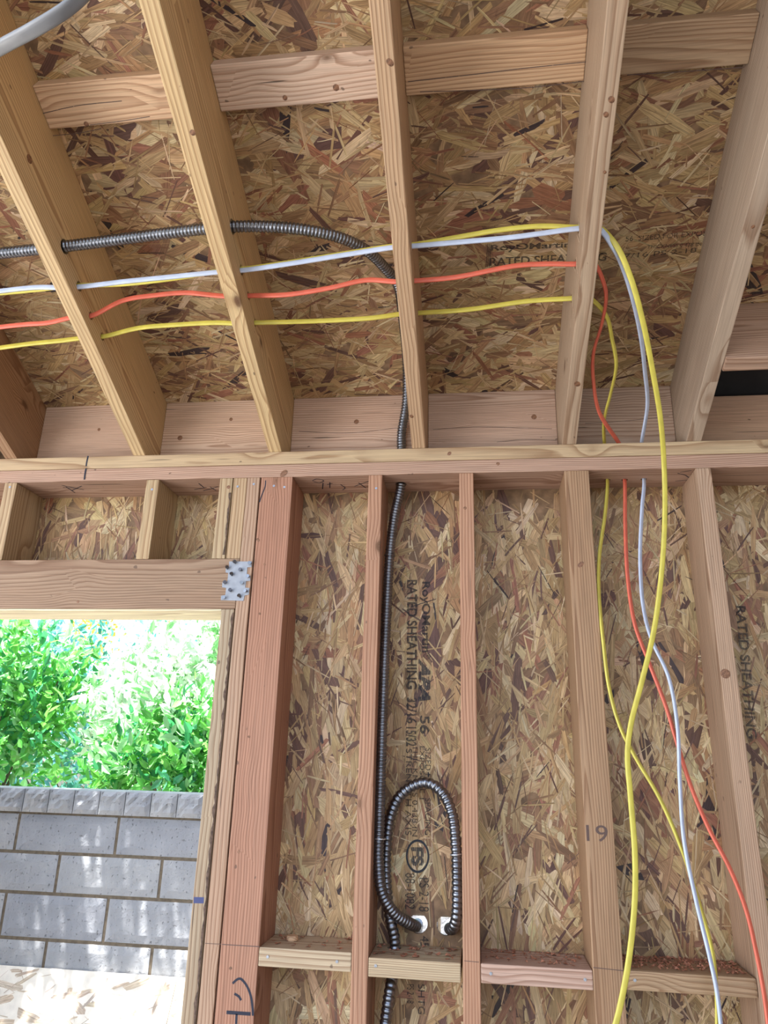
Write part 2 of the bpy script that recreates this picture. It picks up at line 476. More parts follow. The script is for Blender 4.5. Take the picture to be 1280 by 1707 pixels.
# conduit and cable crossings on the rafters (x, y, z), from the holes seen on the rafter sides
HC = [(-1.36, -0.525, 2.731), (-0.965, -0.531, 2.743), (-0.56, -0.532, 2.768)]
HWY = [(-1.36, -0.452, 2.676), (-0.965, -0.450, 2.692), (-0.56, -0.449, 2.713), (-0.152, -0.476, 2.731), (0.2545, -0.480, 2.748)]
HO = [(-1.36, -0.375, 2.630), (-0.965, -0.381, 2.655), (-0.56, -0.384, 2.687), (-0.152, -0.404, 2.689), (0.2545, -0.408, 2.708)]
HY = [(-1.36, -0.316, 2.606), (-0.965, -0.316, 2.636), (-0.56, -0.319, 2.653), (-0.152, -0.290, 2.678), (0.2545, -0.316, 2.680)]
CONDUIT_P = wz(668, 807, ZB); YEL_P = wz(1012, 800, ZB); ORG_P = wz(1041, 800, ZB); WHT_P = wz(1073, 799, ZB)
HOLE1 = wy(697.5, 1540, WD); HOLE2 = wy(743, 1543, WD)
BLOCK_HOLE = wz(657, 1577, 1.208)

# ------------------------------------------------------------------ the setting
ground = link('ground', bpy.data.meshes.new('ground'), M_DIRT)
bm = box_bm(-9, 9, 0.3, 12, -0.5, -0.1); bm.to_mesh(ground.data); bm.free(); tag(ground, kind='structure')
fl = link('floor', bpy.data.meshes.new('floor'), M_CONC)
bm = box_bm(-4.5, 4.5, -9, 0.3, -0.4, 0.0); bm.to_mesh(fl.data); bm.free(); tag(fl, kind='structure')

OPL, OPR = -1.85, X['trim'][0]
wall = link('wall_back', bpy.data.meshes.new('wall_back'), M_OSB)
bm = box_bm(-2.6, 2.4, WD + 0.0005, WD + 0.0115, 0.0, ZP); bm.to_mesh(wall.data); bm.free()
cut(wall, [box_bm(OPL, OPR, WD - 0.1, WD + 0.1, -0.1, ZHB),
           cyl_bm(HOLE1, EY, 0.022, 0.1, 28), cyl_bm(HOLE2, EY, 0.022, 0.1, 28)])
wall.data.materials.clear(); wall.data.materials.append(M_OSB)
tag(wall, kind='structure')
def keep_wall(a, b):
    if a < OPR + 0.004 and b < ZHB + 0.004: return False
    for h in (HOLE1, HOLE2):
        if (a - h.x) ** 2 + (b - h.z) ** 2 < 0.0221 ** 2: return False
    return True
strands('wood_strands', wall, -2.3, 1.6, 0.85, ZB + 0.04, lambda a, b, h: (a, WD + 0.0004 - h, b), keep_wall, math.pi / 2, 0.5, 11)

ceil = link('ceiling', bpy.data.meshes.new('ceiling'), M_OSB)
bm = prism([roof_pt(0, YR, 0.0), roof_pt(0, YE + 0.02, 0.0), roof_pt(0, YE + 0.02, 0.012), roof_pt(0, YR, 0.012)], -3.0, 2.6, EX)
bm.to_mesh(ceil.data); bm.free(); tag(ceil, kind='structure')
strands('wood_strands', ceil, -2.3, 1.6, -1.75, 0.20,
        lambda a, b, h: tuple(roof_pt(a, b, -h)), lambda a, b: True, 0.0, 0.5, 23)

# unseen: right wall gabled to cut sky light, dark eave added behind the gap
wr = link('wall_right', bpy.data.meshes.new('wall_right'), M_OSB)
bm = prism([Vector((0, YR, 0)), Vector((0, 0.13, 0)), roof_pt(0, 0.13, -0.26), roof_pt(0, YR, -0.003)], 2.4, 2.42, EX); bm.to_mesh(wr.data); bm.free(); tag(wr, kind='structure')
fa = link('trim_1', bpy.data.meshes.new('trim_1'), M_DARK)
bm = box_bm(-3.0, 2.6, YE + 0.002, YE + 0.02, 2.30, 2.52); bm.to_mesh(fa.data); bm.free(); tag(fa, kind='structure')
so = link('trim_2', bpy.data.meshes.new('trim_2'), M_DARK)
bm = box_bm(-3.0, 2.6, WD + 0.016, YE, 2.262, 2.268); bm.to_mesh(so.data); bm.free(); tag(so, kind='structure')

# ------------------------------------------------------------------ rafters
raf_lab = ['dark-sided roof rafter at the left edge, lowest corner of the roof',
           'yellowish roof rafter second from the left, crossed by steel conduit beside it',
           'yellow-edged roof rafter with orange brown side, left of the conduit bend',
           'tan roof rafter beside the conduit running down to the plate',
           'grey tan knotty roof rafter where the cables turn downwards',
           'wide-looking greyish roof rafter at the right beside the vent gap',
           'roof rafter beyond the right edge of the vented bay']
raf_tint = [BROWN, YELLOW, (0.59, 0.44, 0.245), (0.50, 0.345, 0.22), (0.44, 0.335, 0.245), (0.42, 0.335, 0.265), TAN]
rafters = []
for i, (x0, x1) in enumerate(RX):
    prof = [Vector((0, YR, ZP - SL * YR)), Vector((0, 0, ZP + 0.0004)), Vector((0, WD + 0.014, ZP + 0.0004)), Vector((0, WD + 0.014, ZP - SL * (WD + 0.014))),
            Vector((0, YE, ZP - SL * YE)), Vector((0, YE, ZP + VD - SL * YE - 0.0015)), Vector((0, YR, ZP + VD - SL * YR - 0.0015))]
    M = frame(-RU, RN, Vector(((x0 + x1) / 2, -1.2, ZP + VD / 2 + SL * 1.2)))
    holes = []
    for lst, r in ((HC, 0.0175), (HWY, 0.0125), (HO, 0.0105), (HY, 0.0105)):
        if i < len(lst): holes.append(cyl_bm(Vector(lst[i]), EX, r, 0.1))
    rafters.append(board_from('rafter', prism(prof, x0, x1, EX), M, raf_tint[i], raf_lab[i], 'rafter', 'roof rafters', holes=holes))

# flat blocks nailed up against the sheathing between the rafters
roofb, frieze = [], []
mb = [((57, 160), (86, 230), (267, 136), (288, 212), PALE, 'pale knotty flat roof block with nail splits, leftmost in its row'),
      ((357, 119), (376, 200), (621, 104), (629, 180), (0.62, 0.48, 0.39), 'pinkish white roof block with swirling grain and two round knots'),
      ((677, 91), (682, 174), (982, 68), (974, 151), (0.56, 0.38, 0.235), 'tan roof block with two long horizontal splits'),
      ((1045, 58), (1040, 139), (1264, 40), (1246, 125), (0.40, 0.28, 0.18), 'brown-grey roof block at the upper right, reddish along its lower edge')]
TB = 0.0381
for i, (a, b, c, d, tint, lab) in enumerate(mb):
    pts = [wroof(*q, RD - TB) for q in (a, b, c, d)]
    yu = (pts[0].y + pts[2].y) / 2; yl = (pts[1].y + pts[3].y) / 2
    x0, x1 = RX[i + 1][1] + 0.0006, RX[i + 2][0] - 0.0006
    prof = [roof_pt(0, yu, -0.0018), roof_pt(0, yl, -0.0018), roof_pt(0, yl, -TB), roof_pt(0, yu, -TB)]
    M = frame(EX, RN, Vector(((x0 + x1) / 2, 0, 0)) + (prof[0] + prof[2]) / 2)
    o = board_from('roof_block', prism(prof, x0, x1, EX), M, tint, lab, 'wood block', 'flat blocks between the rafters'); roofb.append(o)

# frieze blocks standing on the plate between the rafters
fb_lab = ['pinkish frieze block on the plate between the two leftmost rafters',
          'light pink frieze block with a round knot, left of the rafter with the orange side',
          'pink frieze block with a long crack, left of the vertical conduit run',
          'straight-grained pink frieze block right of the tan middle rafter',
          'brownish pink frieze block behind the hanging cables']
fb_tint = [(0.52, 0.375, 0.295), (0.57, 0.415, 0.32), (0.55, 0.395, 0.315), (0.50, 0.365, 0.295), (0.41, 0.30, 0.235)]
yb0, yb1 = 0.0885, 0.1265
for i in range(5):
    x0, x1 = RX[i][1] + 0.0006, RX[i + 1][0] - 0.0006
    prof = [Vector((0, yb0, ZP + 0.0004)), Vector((0, yb1, ZP + 0.0004)), Vector((0, yb1, ZP + VD - SL * yb1 - 0.0018)), Vector((0, yb0, ZP + VD - SL * yb0 - 0.0018))]
    M = frame(EX, EZ, Vector(((x0 + x1) / 2, (yb0 + yb1) / 2, ZP + 0.11)))
    o = board_from('frieze_block', prism(prof, x0, x1, EX), M, fb_tint[i], fb_lab[i], 'wood block', 'frieze blocks on the plate'); frieze.append(o)
# vented bay at the right: lower and upper block with a dark gap between
x0, x1 = RX[5][1] + 0.0006, RX[6][0] - 0.0006
zl = wy(1240, 659, yb0).z
prof = [Vector((0, yb0, ZP + 0.0004)), Vector((0, yb1, ZP + 0.0004)), Vector((0, yb1, zl)), Vector((0, yb0, zl))]
board_from('vent_block', prism(prof, x0, x1, EX), frame(EX, EZ, Vector(((x0 + x1) / 2, (yb0 + yb1) / 2, ZP + 0.11))), (0.60, 0.43, 0.33), 'wavy-grained lower vent block on the plate at the right edge', 'wood block', 'blocks around the vent gap')
vp = wroof(1240, 505, RD); vb = None
for k in range(200):                      # how deep the upper block reaches below the sheathing
    d_ = 0.04 + 0.001 * k; q_ = vp - RN * d_
    if wroof(1240, 596, RD - d_).y <= q_.y: vb = d_; break
vb = vb or 0.14
q0 = Vector((0, vp.y, vp.z)) - RN * 0.0018; TK = 0.038
prof = [q0, q0 - RN * (vb - 0.0018), q0 - RN * (vb - 0.0018) - RU * TK, q0 - RU * TK]
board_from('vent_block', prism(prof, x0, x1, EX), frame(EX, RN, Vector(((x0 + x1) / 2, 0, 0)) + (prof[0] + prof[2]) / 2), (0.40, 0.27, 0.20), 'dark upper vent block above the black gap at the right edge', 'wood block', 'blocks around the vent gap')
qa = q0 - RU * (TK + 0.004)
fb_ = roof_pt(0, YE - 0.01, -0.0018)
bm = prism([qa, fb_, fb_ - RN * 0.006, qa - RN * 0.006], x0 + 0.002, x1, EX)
me = bpy.data.meshes.new('gap_shade'); bm.to_mesh(me); bm.free()
tag(link('gap_shade', me, M_DARK), 'black strip added as shade under the roof in the gap at the right edge', 'shade strip')  # black strip added to paint the enclosed bay's shade

# ------------------------------------------------------------------ plates
ph = [cyl_bm(CONDUIT_P + Vector((0, 0, 0.04)), EZ, 0.0165, 0.2), cyl_bm(YEL_P, EZ, 0.0085, 0.3), cyl_bm(ORG_P, EZ, 0.0085, 0.3), cyl_bm(WHT_P, EZ, 0.0085, 0.3)]
def phc(): return [cyl_bm(CONDUIT_P, EZ, 0.0165, 0.3), cyl_bm(YEL_P, EZ, 0.0085, 0.3), cyl_bm(ORG_P, EZ, 0.0085, 0.3), cyl_bm(WHT_P, EZ, 0.0085, 0.3)]
for b_ in ph: b_.free()
up_plate = bx('top_plate', -2.5, 2.3, 0, WD, ZP - 0.0381, ZP, 'x', (0.46, 0.34, 0.21), 'tan upper board of the double top plate', 'top plate', 'double top plate', holes=phc())
lo_plate = bx('top_plate', -2.5, 2.3, 0.0008, WD, ZB, ZP - 0.0388, 'x', (0.43, 0.285, 0.215), 'pinkish lower board of the double top plate, pen marks underneath', 'top plate', 'double top plate', holes=phc())

# ------------------------------------------------------------------ studs
Z0 = 0.0385
bx('sole_plate', X['king'][0], 2.3, 0, WD, 0.0, 0.038, 'x', TAN, 'flat sole plate on the slab under the studs', 'sole plate')
def stud(name, key, z0, z1, tint, label, y0=0.0, **kw):
    x0, x1 = X[key]
    return bx(name, x0, x1, y0, WD, z0 + 0.0003, z1 - 0.0003, 'z', tint, label, 'stud', 'wall studs', **kw)
cA = stud('cripple_stud', 'crA', ZHT, ZB, (0.42, 0.31, 0.19), 'short cripple stud above the header at the left edge')
cB = stud('cripple_stud', 'crB', ZHT, ZB, (0.43, 0.32, 0.19), 'short cripple stud standing alone above the middle of the header')
XC = [wy(366.9, 798).x, wy(388, 798).x, wy(389.3, 798).x, X['king'][0] - 0.0008]
cC = bx('cripple_stud', XC[0], XC[1], 0, WD, ZHT + .0003, ZB - .0003, 'z', (0.42, 0.32, 0.20), 'cripple stud with dark bark edge and knot, left of a doubled pair', 'stud', 'wall studs')
cD = bx('cripple_stud', XC[2], XC[3], 0.001, WD, ZHT + .0003, ZB - .0003, 'z', (0.43, 0.31, 0.19), 'cripple stud with bright nail head, right of a doubled pair', 'stud', 'wall studs')
trm = stud('trimmer_stud', 'trim', 0.0, ZHB, (0.36, 0.285, 0.20), 'greyish trimmer stud under the header along the bright opening')
kng = stud('king_stud', 'king', Z0, ZB, (0.40, 0.27, 0.19), 'straight-grained king stud between the trimmer and the red post')
pst = stud('corner_post', 'post', Z0, ZB, (0.375, 0.20, 0.135), 'thick reddish post with a dark crack near its top')
s1 = stud('wall_stud', 'S1', Z0, ZB, (0.40, 0.225, 0.145), 'reddish narrow stud left of the long vertical conduit')
s2 = stud('wall_stud', 'S2', Z0, ZB, (0.42, 0.24, 0.155), 'reddish narrow stud right of the conduit loop')
s3 = stud('wall_stud', 'S3', Z0, ZB, (0.35, 0.225, 0.135), 'extra wide brown stud left of the hanging cables')
s4 = stud('wall_stud', 'S4', Z0, ZB, (0.44, 0.305, 0.215), 'striped-grain stud at the right with one big round knot')
hdr = bx('header', -1.95, X['king'][0] - 0.0006, 0.0, WD, ZHB, ZHT, 'x', (0.30, 0.205, 0.14), 'brown solid header beam over the bright opening', 'header')
bx('underside_light', OPL - 0.06, X['trim'][0] - 0.0006, 0.0015, WD, ZHB - 0.0055, ZHB - 0.0004, 'x', (0.74, 0.68, 0.50), 'thin pale strip added as light on the underside of the header', 'board', bevel=0.001)  # pale strip added for outside light falling on the header's underside
# jamb at the far side of the opening, outside the view
bx('trimmer_stud', -1.95, -1.9125, 0, WD, 0.0, ZHB - 0.0003, 'z', TAN, 'trimmer stud at the far left end of the header', 'stud', 'wall studs')

# ------------------------------------------------------------------ mid-height blocks between the studs
blk = [('post', 'S1', [(436.6, 1576.7), (582.5, 1590.7)], [(434.7, 1610.4), (581.6, 1621.7)], (0.46, 0.37, 0.26), 'pale weathered fire block left of the narrow red stud, loose wood disc on it'),
       ('S1', 'S2', [(612, 1593.6), (768, 1607.6)], [(611, 1628), (767, 1638)], (0.46, 0.37, 0.25), 'pale fire block pierced by the conduit below the loop'),
       ('S2', 'S3', [(804, 1603), (987.5, 1620.5)], [(804, 1638), (988.5, 1650.5)], (0.47, 0.33, 0.27), 'pinkish fire block between the red stud and the wide stud'),
       ('S3', 'S4', [(1046, 1617), (1259, 1631)], [(1043.7, 1649.5), (1266, 1667)], (0.37, 0.255, 0.155), 'brown round-edged fire block behind the hanging cables')]
fire = []
for i, (ka, kb, tp, bt, tint, lab) in enumerate(blk):
    zt = sum(wy(*q).z for q in tp) / 2; zb = zt - 0.0381
    x0, x1 = X[ka][1] + 0.0006, X[kb][0] - 0.0006
    if i == 1: x1 -= 0.004
    hl = [cyl_bm(Vector((BLOCK_HOLE.x, BLOCK_HOLE.y, zt)), EZ, 0.0165, 0.2)] if i == 1 else None
    o = bx('fire_block', x0, x1, 0.0005, WD, zb, zt, 'x', tint, lab, 'wood block', 'fire blocks between the studs', holes=hl, bevel=0.006 if i == 3 else 0.0025)
    fire.append((o, x0, x1, zt))

# ------------------------------------------------------------------ swept tubes
def catmull(pts, step):
    P = [Vector(p) for p in pts]
    P = [P[0] * 2 - P[1]] + P + [P[-1] * 2 - P[-2]]
    out = []
    for i in range(1, len(P) - 2):
        p0, p1, p2, p3 = P[i - 1:i + 3]
        def kn(a, b): return max(1e-4, (b - a).length) ** 0.5
        t0 = 0; t1 = t0 + kn(p0, p1); t2 = t1 + kn(p1, p2); t3 = t2 + kn(p2, p3)
        n = max(2, int((p2 - p1).length / 0.004))
        for k in range(n):
            t = t1 + (t2 - t1) * k / n
            A1 = p0 * ((t1 - t) / (t1 - t0)) + p1 * ((t - t0) / (t1 - t0))
            A2 = p1 * ((t2 - t) / (t2 - t1)) + p2 * ((t - t1) / (t2 - t1))
            A3 = p2 * ((t3 - t) / (t3 - t2)) + p3 * ((t - t2) / (t3 - t2))
            B1 = A1 * ((t2 - t) / (t2 - t0)) + A2 * ((t - t0) / (t2 - t0))
            B2 = A2 * ((t3 - t) / (t3 - t1)) + A3 * ((t - t1) / (t3 - t1))
            out.append(B1 * ((t2 - t) / (t2 - t1)) + B2 * ((t - t1) / (t2 - t1)))
    out.append(P[-2])
    # even arc-length resampling
    A = np.array([tuple(p) for p in out]); d = np.r_[0, np.cumsum(np.linalg.norm(np.diff(A, axis=0), axis=1))]
    s = np.arange(0, d[-1], step)
    return [Vector((np.interp(v, d, A[:, 0]), np.interp(v, d, A[:, 1]), np.interp(v, d, A[:, 2]))) for v in s], s

def sweep(name, pts, step, section, mat, parent=None, up0=EY):
    """section(s) -> list of (a, b) offsets"""
    path, S = catmull(pts, step)
    verts, faces, uvs = [], [], []
    up = up0.copy(); m_ = None
    for i, p in enumerate(path):
        t = (path[min(i + 1, len(path) - 1)] - path[max(i - 1, 0)]).normalized()
        up = (up - t * up.dot(t)).normalized(); sd = t.cross(up)
        sec = section(S[i]); m_ = len(sec)
        for (a, b) in sec: verts.append(p + sd * a + up * b)
    luv = []
    for i in range(len(path) - 1):
        for k in range(m_):
            k2 = (k + 1) % m_
            faces.append((i * m_ + k, i * m_ + k2, (i + 1) * m_ + k2, (i + 1) * m_ + k))
            luv += [(S[i], k / m_), (S[i], (k + 1) / m_), (S[i + 1], (k + 1) / m_), (S[i + 1], k / m_)]
    n = len(path)
    faces.append(tuple(range(m_))[::-1]); faces.append(tuple((n - 1) * m_ + k for k in range(m_)))
    luv += [(0, 0)] * (2 * m_)
    me = bpy.data.meshes.new(name); me.from_pydata([tuple(v) for v in verts], [], faces)
    uv = me.uv_layers.new(name='uv'); uv.data.foreach_set('uv', np.array(luv, dtype=np.float32).ravel())
    smooth(me); me.update()
    return link(name, me, mat, parent)

def flat_sec(w, h, n=14):
    pts = []
    for k in range(n):
        a = 2 * math.pi * k / n
        c, s = math.cos(a), math.sin(a)
        pts.append((w / 2 * math.copysign(abs(c) ** 0.6, c), h / 2 * math.copysign(abs(s) ** 0.8, s)))
    return lambda s_: pts
def ridged(R, pitch, depth=0.0022, n=16):
    ang = [(math.cos(2 * math.pi * k / n), math.sin(2 * math.pi * k / n)) for k in range(n)]
    def f(s):
        r = R - depth * (1 - abs(math.sin(math.pi * s / pitch)) ** 0.7)
        return [(r * c, r * d) for c, d in ang]
    return f

# ---- main conduit
def px(lst): return [wy(u, v, y) for u, v, y in lst]
cp = CONDUIT_P
xs = RX[3][0] - 0.0145
top_path = [(-1.9, -0.52, 2.712)] + HC + [tuple(wroof(450, 378, 0.086)), tuple(wroof(520, 385, 0.104)), tuple(wroof(575, 399, 0.130)), tuple(wroof(613, 419, 0.160)), tuple(wroof(640, 445, 0.192)), 
           tuple(roof_pt(xs - 0.006, -0.245, -0.017)), tuple(roof_pt(xs, -0.15, -0.0165)), tuple(roof_pt(xs, -0.03, -0.02)), (xs * .7 + cp.x * .3, 0.035, 2.60), (cp.x, cp.y - 0.006, 2.52),
           (cp.x, cp.y - 0.002, 2.46), (cp.x, cp.y, 2.40), (cp.x, cp.y, ZB - 0.005)]
main_path = top_path + px([(657, 862, 0.07), (650, 920, 0.065), (644, 1030, 0.06), (639, 1150, 0.055), (635, 1270, 0.05), (632, 1370, 0.05), (631, 1440, 0.05), (637, 1488, 0.055), (658, 1523, 0.075), (682, 1539, 0.105)]) + \
    [tuple(HOLE1 + Vector((-0.0065, 0, -0.0045))), tuple(HOLE1 + Vector((-0.006, 0.05, -0.012))), tuple(HOLE1 + Vector((-0.015, 0.10, -0.05)))]
cmain = sweep('conduit', main_path, 0.00135, ridged(0.0136, 0.0085, 0.003), M_STEEL)
tag(cmain, 'long flexible steel conduit from the rafters down to the left wall hole', 'conduit', 'flexible steel conduits')
loop_path = [tuple(HOLE2 + Vector((0.03, 0.11, -0.06))), tuple(HOLE2 + Vector((0.0135, 0.05, -0.02))), tuple(HOLE2 + Vector((0.0090, 0, -0.006)))] + \
    px([(755, 1547, 0.10), (761, 1528, 0.075), (762, 1470, 0.065), (760, 1410, 0.065), (753, 1355, 0.07), (737, 1321, 0.075), (713, 1305, 0.08), (688, 1310, 0.085), (665, 1329, 0.09), (651, 1360, 0.095), (645, 1400, 0.098), (643, 1450, 0.10), (646, 1500, 0.10), (652, 1540, 0.092)]) + \
    [(BLOCK_HOLE.x, BLOCK_HOLE.y, 1.225), (BLOCK_HOLE.x, BLOCK_HOLE.y, 1.16)] + px([(650, 1650, 0.065), (643, 1700, 0.06), (632, 1800, 0.055), (627, 1900, 0.055)])
cloop = sweep('conduit', loop_path, 0.0016, ridged(0.0136, 0.0120, 0.0032), M_STEEL)
tag(cloop, 'looped flexible steel conduit from the right wall hole down through the block', 'conduit', 'flexible steel conduits')

def ring(name, c, axis, R, r, parent, mat=M_WIRE, tail=None):
    bm = bmesh.new()
    M = axis.to_track_quat('Z', 'Y').to_matrix().to_4x4(); M.translation = c
    n = 20; vs = []
    for i in range(n):
        a = 2 * math.pi * i / n; row = []
        for k in range(6):
            b_ = 2 * math.pi * k / 6
            row.append(bm.verts.new(M @ Vector(((R + r * math.cos(b_)) * math.cos(a), (R + r * math.cos(b_)) * math.sin(a), r * 1.3 * math.sin(b_)))))
        vs.append(row)
    for i in range(n):
        for k in range(6):
            bm.faces.new((vs[i][k], vs[(i + 1) % n][k], vs[(i + 1) % n][(k + 1) % 6], vs[i][(k + 1) % 6]))
    bmesh.ops.recalc_face_normals(bm, faces=bm.faces)
    me = bpy.data.meshes.new(name); bm.to_mesh(me); bm.free(); smooth(me)
    return link(name, me, mat, parent)
ring('conduit_strap', wy(649.5, 926, 0.065), EZ, 0.0135, 0.0022, cmain, M_STEEL)
ring('tie_wire', wy(633, 1398, 0.05), (EZ + EX * 0.03), 0.0138, 0.0012, cmain)
ring('tie_wire', wy(760, 1424, 0.065), (EZ + EX * -0.1), 0.0138, 0.0012, cloop)

# ---- cables
def pz(v): return tuple(v)
sec_c = flat_sec(0.0130, 0.0062)
def after(P): return [(P.x, P.y, ZP + 0.012), (P.x, P.y, ZP - 0.03), (P.x, P.y, ZB - 0.008)]
def seg(lst, y): return [tuple(wy(u, v, y)) for u, v in lst]
D1 = Vector((0, 0.0035, 0.0048)); D2 = Vector((0, -0.0035, -0.0045))
def hp(lst, i, d=Vector((0, 0, 0)), e=0.02): 
    c = Vector(lst[i]) + d
    return [tuple(c - EX * e), tuple(c + EX * e)]
# yellow + white pair
white = [(-1.85, -0.455, 2.655)] + hp(HWY, 0, D2) + seg([(60, 479)], -0.454) + hp(HWY, 1, D2) + seg([(210, 469), (290, 461)], -0.453) + hp(HWY, 2, D2) + seg([(480, 440), (580, 424)], -0.462) + hp(HWY, 3, D2) + \
    seg([(760, 404), (850, 396)], -0.481) + hp(HWY, 4, D2) + px([(1022, 412, -0.47), (1038, 445, -0.42), (1054, 495, -0.35), (1068, 560, -0.24), (1075, 620, -0.13), (1079, 675, -0.03)]) + after(WHT_P) + \
    px([(1070, 850, 0.05), (1067, 930, 0.03), (1072, 1010, 0.0), (1086, 1066, -0.035), (1114, 1128, -0.045), (1129, 1210, -0.045), (1133, 1300, -0.045), (1140, 1400, -0.05), (1160, 1500, -0.055), (1184, 1600, -0.06), (1196, 1660, -0.06), (1204, 1745, -0.06), (1208, 1830, -0.06)])
yel1 = [(-1.85, -0.446, 2.664)] + hp(HWY, 0, D1) + seg([(60, 483)], -0.447) + hp(HWY, 1, D1) + seg([(210, 473), (290, 464)], -0.447) + hp(HWY, 2, D1) + seg([(480, 438), (580, 422)], -0.450) + hp(HWY, 3, D1) + \
    seg([(760, 396), (830, 384), (900, 377)], -0.472) + hp(HWY, 4, D1) + px([(1026, 408, -0.475), (1050, 460, -0.44), (1070, 530, -0.38), (1088, 620, -0.29), (1101, 700, -0.21), (1107, 780, -0.13), (1108, 860, -0.10), (1103, 950, -0.09), (1090, 1050, -0.085),
     (1070, 1135, -0.085), (1052, 1205, -0.08), (1046, 1255, -0.075), (1051, 1330, -0.075), (1058, 1420, -0.08), (1058, 1500, -0.08), (1048, 1600, -0.085), (1033, 1680, -0.09), (1012, 1760, -0.09), (996, 1840, -0.09)])
org = [(-1.85, -0.372, 2.612)] + hp(HO, 0) + seg([(40, 541), (80, 538)], -0.379) + hp(HO, 1) + seg([(205, 501), (260, 492), (310, 488), (355, 492)], -0.383) + hp(HO, 2) + seg([(480, 491), (550, 480), (610, 467)], -0.395) + hp(HO, 3) + \
    seg([(760, 462), (860, 443), (905, 440)], -0.406) + hp(HO, 4) + px([(1008, 478, -0.36), (1010, 500, -0.33), (1003, 540, -0.27), (989, 590, -0.2), (989, 635, -0.13), (998, 685, -0.06)]) + after(ORG_P) + \
    px([(1042, 870, 0.05), (1046, 960, 0.025), (1058, 1040, 0.0), (1082, 1105, -0.02), (1110, 1178, -0.028), (1129, 1240, -0.03), (1152, 1312, -0.03), (1182, 1382, -0.03), (1216, 1447, -0.035), (1243, 1515, -0.035), (1261, 1590, -0.035), (1274, 1660, -0.035), (1284, 1740, -0.035)])
yel2 = [(-1.85, -0.312, 2.590)] + hp(HY, 0) + seg([(50, 573), (100, 568)], -0.316) + hp(HY, 1) + seg([(230, 547), (300, 541), (360, 538)], -0.318) + hp(HY, 2) + seg([(530, 535), (620, 530)], -0.30) + hp(HY, 3) + \
    seg([(780, 516), (880, 502)], -0.30) + hp(HY, 4) + px([(1010, 526, -0.28), (1020, 565, -0.23), (1027, 608, -0.17), (1018, 655, -0.09), (1007, 700, -0.02)]) + after(YEL_P) + \
    px([(1008, 860, 0.055), (999, 925, 0.04), (998, 985, 0.02), (1005, 1065, 0.0), (1016, 1150, -0.01), (1035, 1215, -0.02), (1060, 1264, -0.02), (1100, 1332, -0.025), (1138, 1420, -0.03), (1165, 1505, -0.03), (1187, 1585, -0.03), (1194, 1650, -0.03), (1195, 1745, -0.03), (1194, 1830, -0.03)])
G = 'electrical cables'
tag(sweep('electrical_cable', white, 0.006, sec_c, M_WHT, up0=EY), 'white cable hanging between the orange cable and the frontmost yellow cable', 'cable', G)
tag(sweep('electrical_cable', yel1, 0.006, sec_c, M_YEL, up0=EY), 'yellow cable hanging in front of the top plate, beside the white one in the rafters', 'cable', G)
tag(sweep('electrical_cable', org, 0.006, sec_c, M_ORG, up0=EY), 'orange cable running across the rafters and down the wall', 'cable', G)
tag(sweep('electrical_cable', yel2, 0.006, sec_c, M_YEL, up0=EY), 'yellow cable lowest of the rafter runs, dropping through the top plate', 'cable', G)
# grey cable slung low under the rafters, near the camera
def raf_bot(x, y): return (x, y, ZP - SL * y - 0.004)
gq = [raf_bot(RX[0][0] + 0.02, -0.95), tuple(wd(-130, 150, 1.02)), tuple(wd(-50, 108, 0.90)), tuple(wd(10, 74, 0.84)), tuple(wd(60, 47, 0.81)), tuple(wd(110, 16, 0.80)), tuple(wd(150, -20, 0.82)), tuple(wd(200, -90, 0.92)), raf_bot(RX[2][0] + 0.019, -1.45)]
tag(sweep('electrical_cable', gq, 0.006, flat_sec(0.0125, 0.006), M_GRY, up0=EZ), 'grey cable sagging across the top left corner, nearest the camera', 'cable', G)

# ------------------------------------------------------------------ metal tie plate on the header
def zp(x, y): return wy(350 + x / 12.8, 910 + y / 12.8, -0.0002)
outl = [(412, 335), (895, 335), (890, 450), (800, 460), (785, 640), (865, 640), (860, 745), (770, 755), (755, 895), (845, 900), (830, 1040), (740, 1060), (715, 1175), (235, 1160), (240, 1065), (330, 1050), (350, 900), (260, 885), (270, 770), (375, 760), (395, 580), (335, 570), (345, 460), (410, 455)]
root = bpy.data.objects.new('tie_plate', None); COL.objects.link(root); root.location = zp(560, 750)
bpy.context.view_layer.update()
tag(root, 'perforated galvanised tie plate with protruding nails, joining header and king stud', 'metal plate')
bm = prism([zp(*q) for q in outl], -0.0016, 0.0, EY)
me = bpy.data.meshes.new('plate'); bm.to_mesh(me); bm.free(); link('plate', me, M_ZINC, root)
rs = random.Random(5)
for (a, b) in [(540, 372), (375, 495), (470, 635), (685, 528), (320, 805), (680, 795), (832, 662), (450, 968), (795, 972), (648, 1098), (305, 1112), (855, 378)]:
    c = zp(a, b); ax = Vector((rs.uniform(-.35, .25), -1, rs.uniform(-.1, .45))).normalized()
    bm = cyl_bm(c + ax * 0.004, ax, 0.0026, 0.0055, 8)
    h = cyl_bm(c + ax * 0.0098, ax, 0.0050, 0.0013, 10)
    t_ = bpy.data.meshes.new('t'); h.to_mesh(t_); h.free(); bm.from_mesh(t_); bpy.data.meshes.remove(t_)
    me = bpy.data.meshes.new('nail'); bm.to_mesh(me); bm.free()
    link('nail', me, M_STEEL, root)

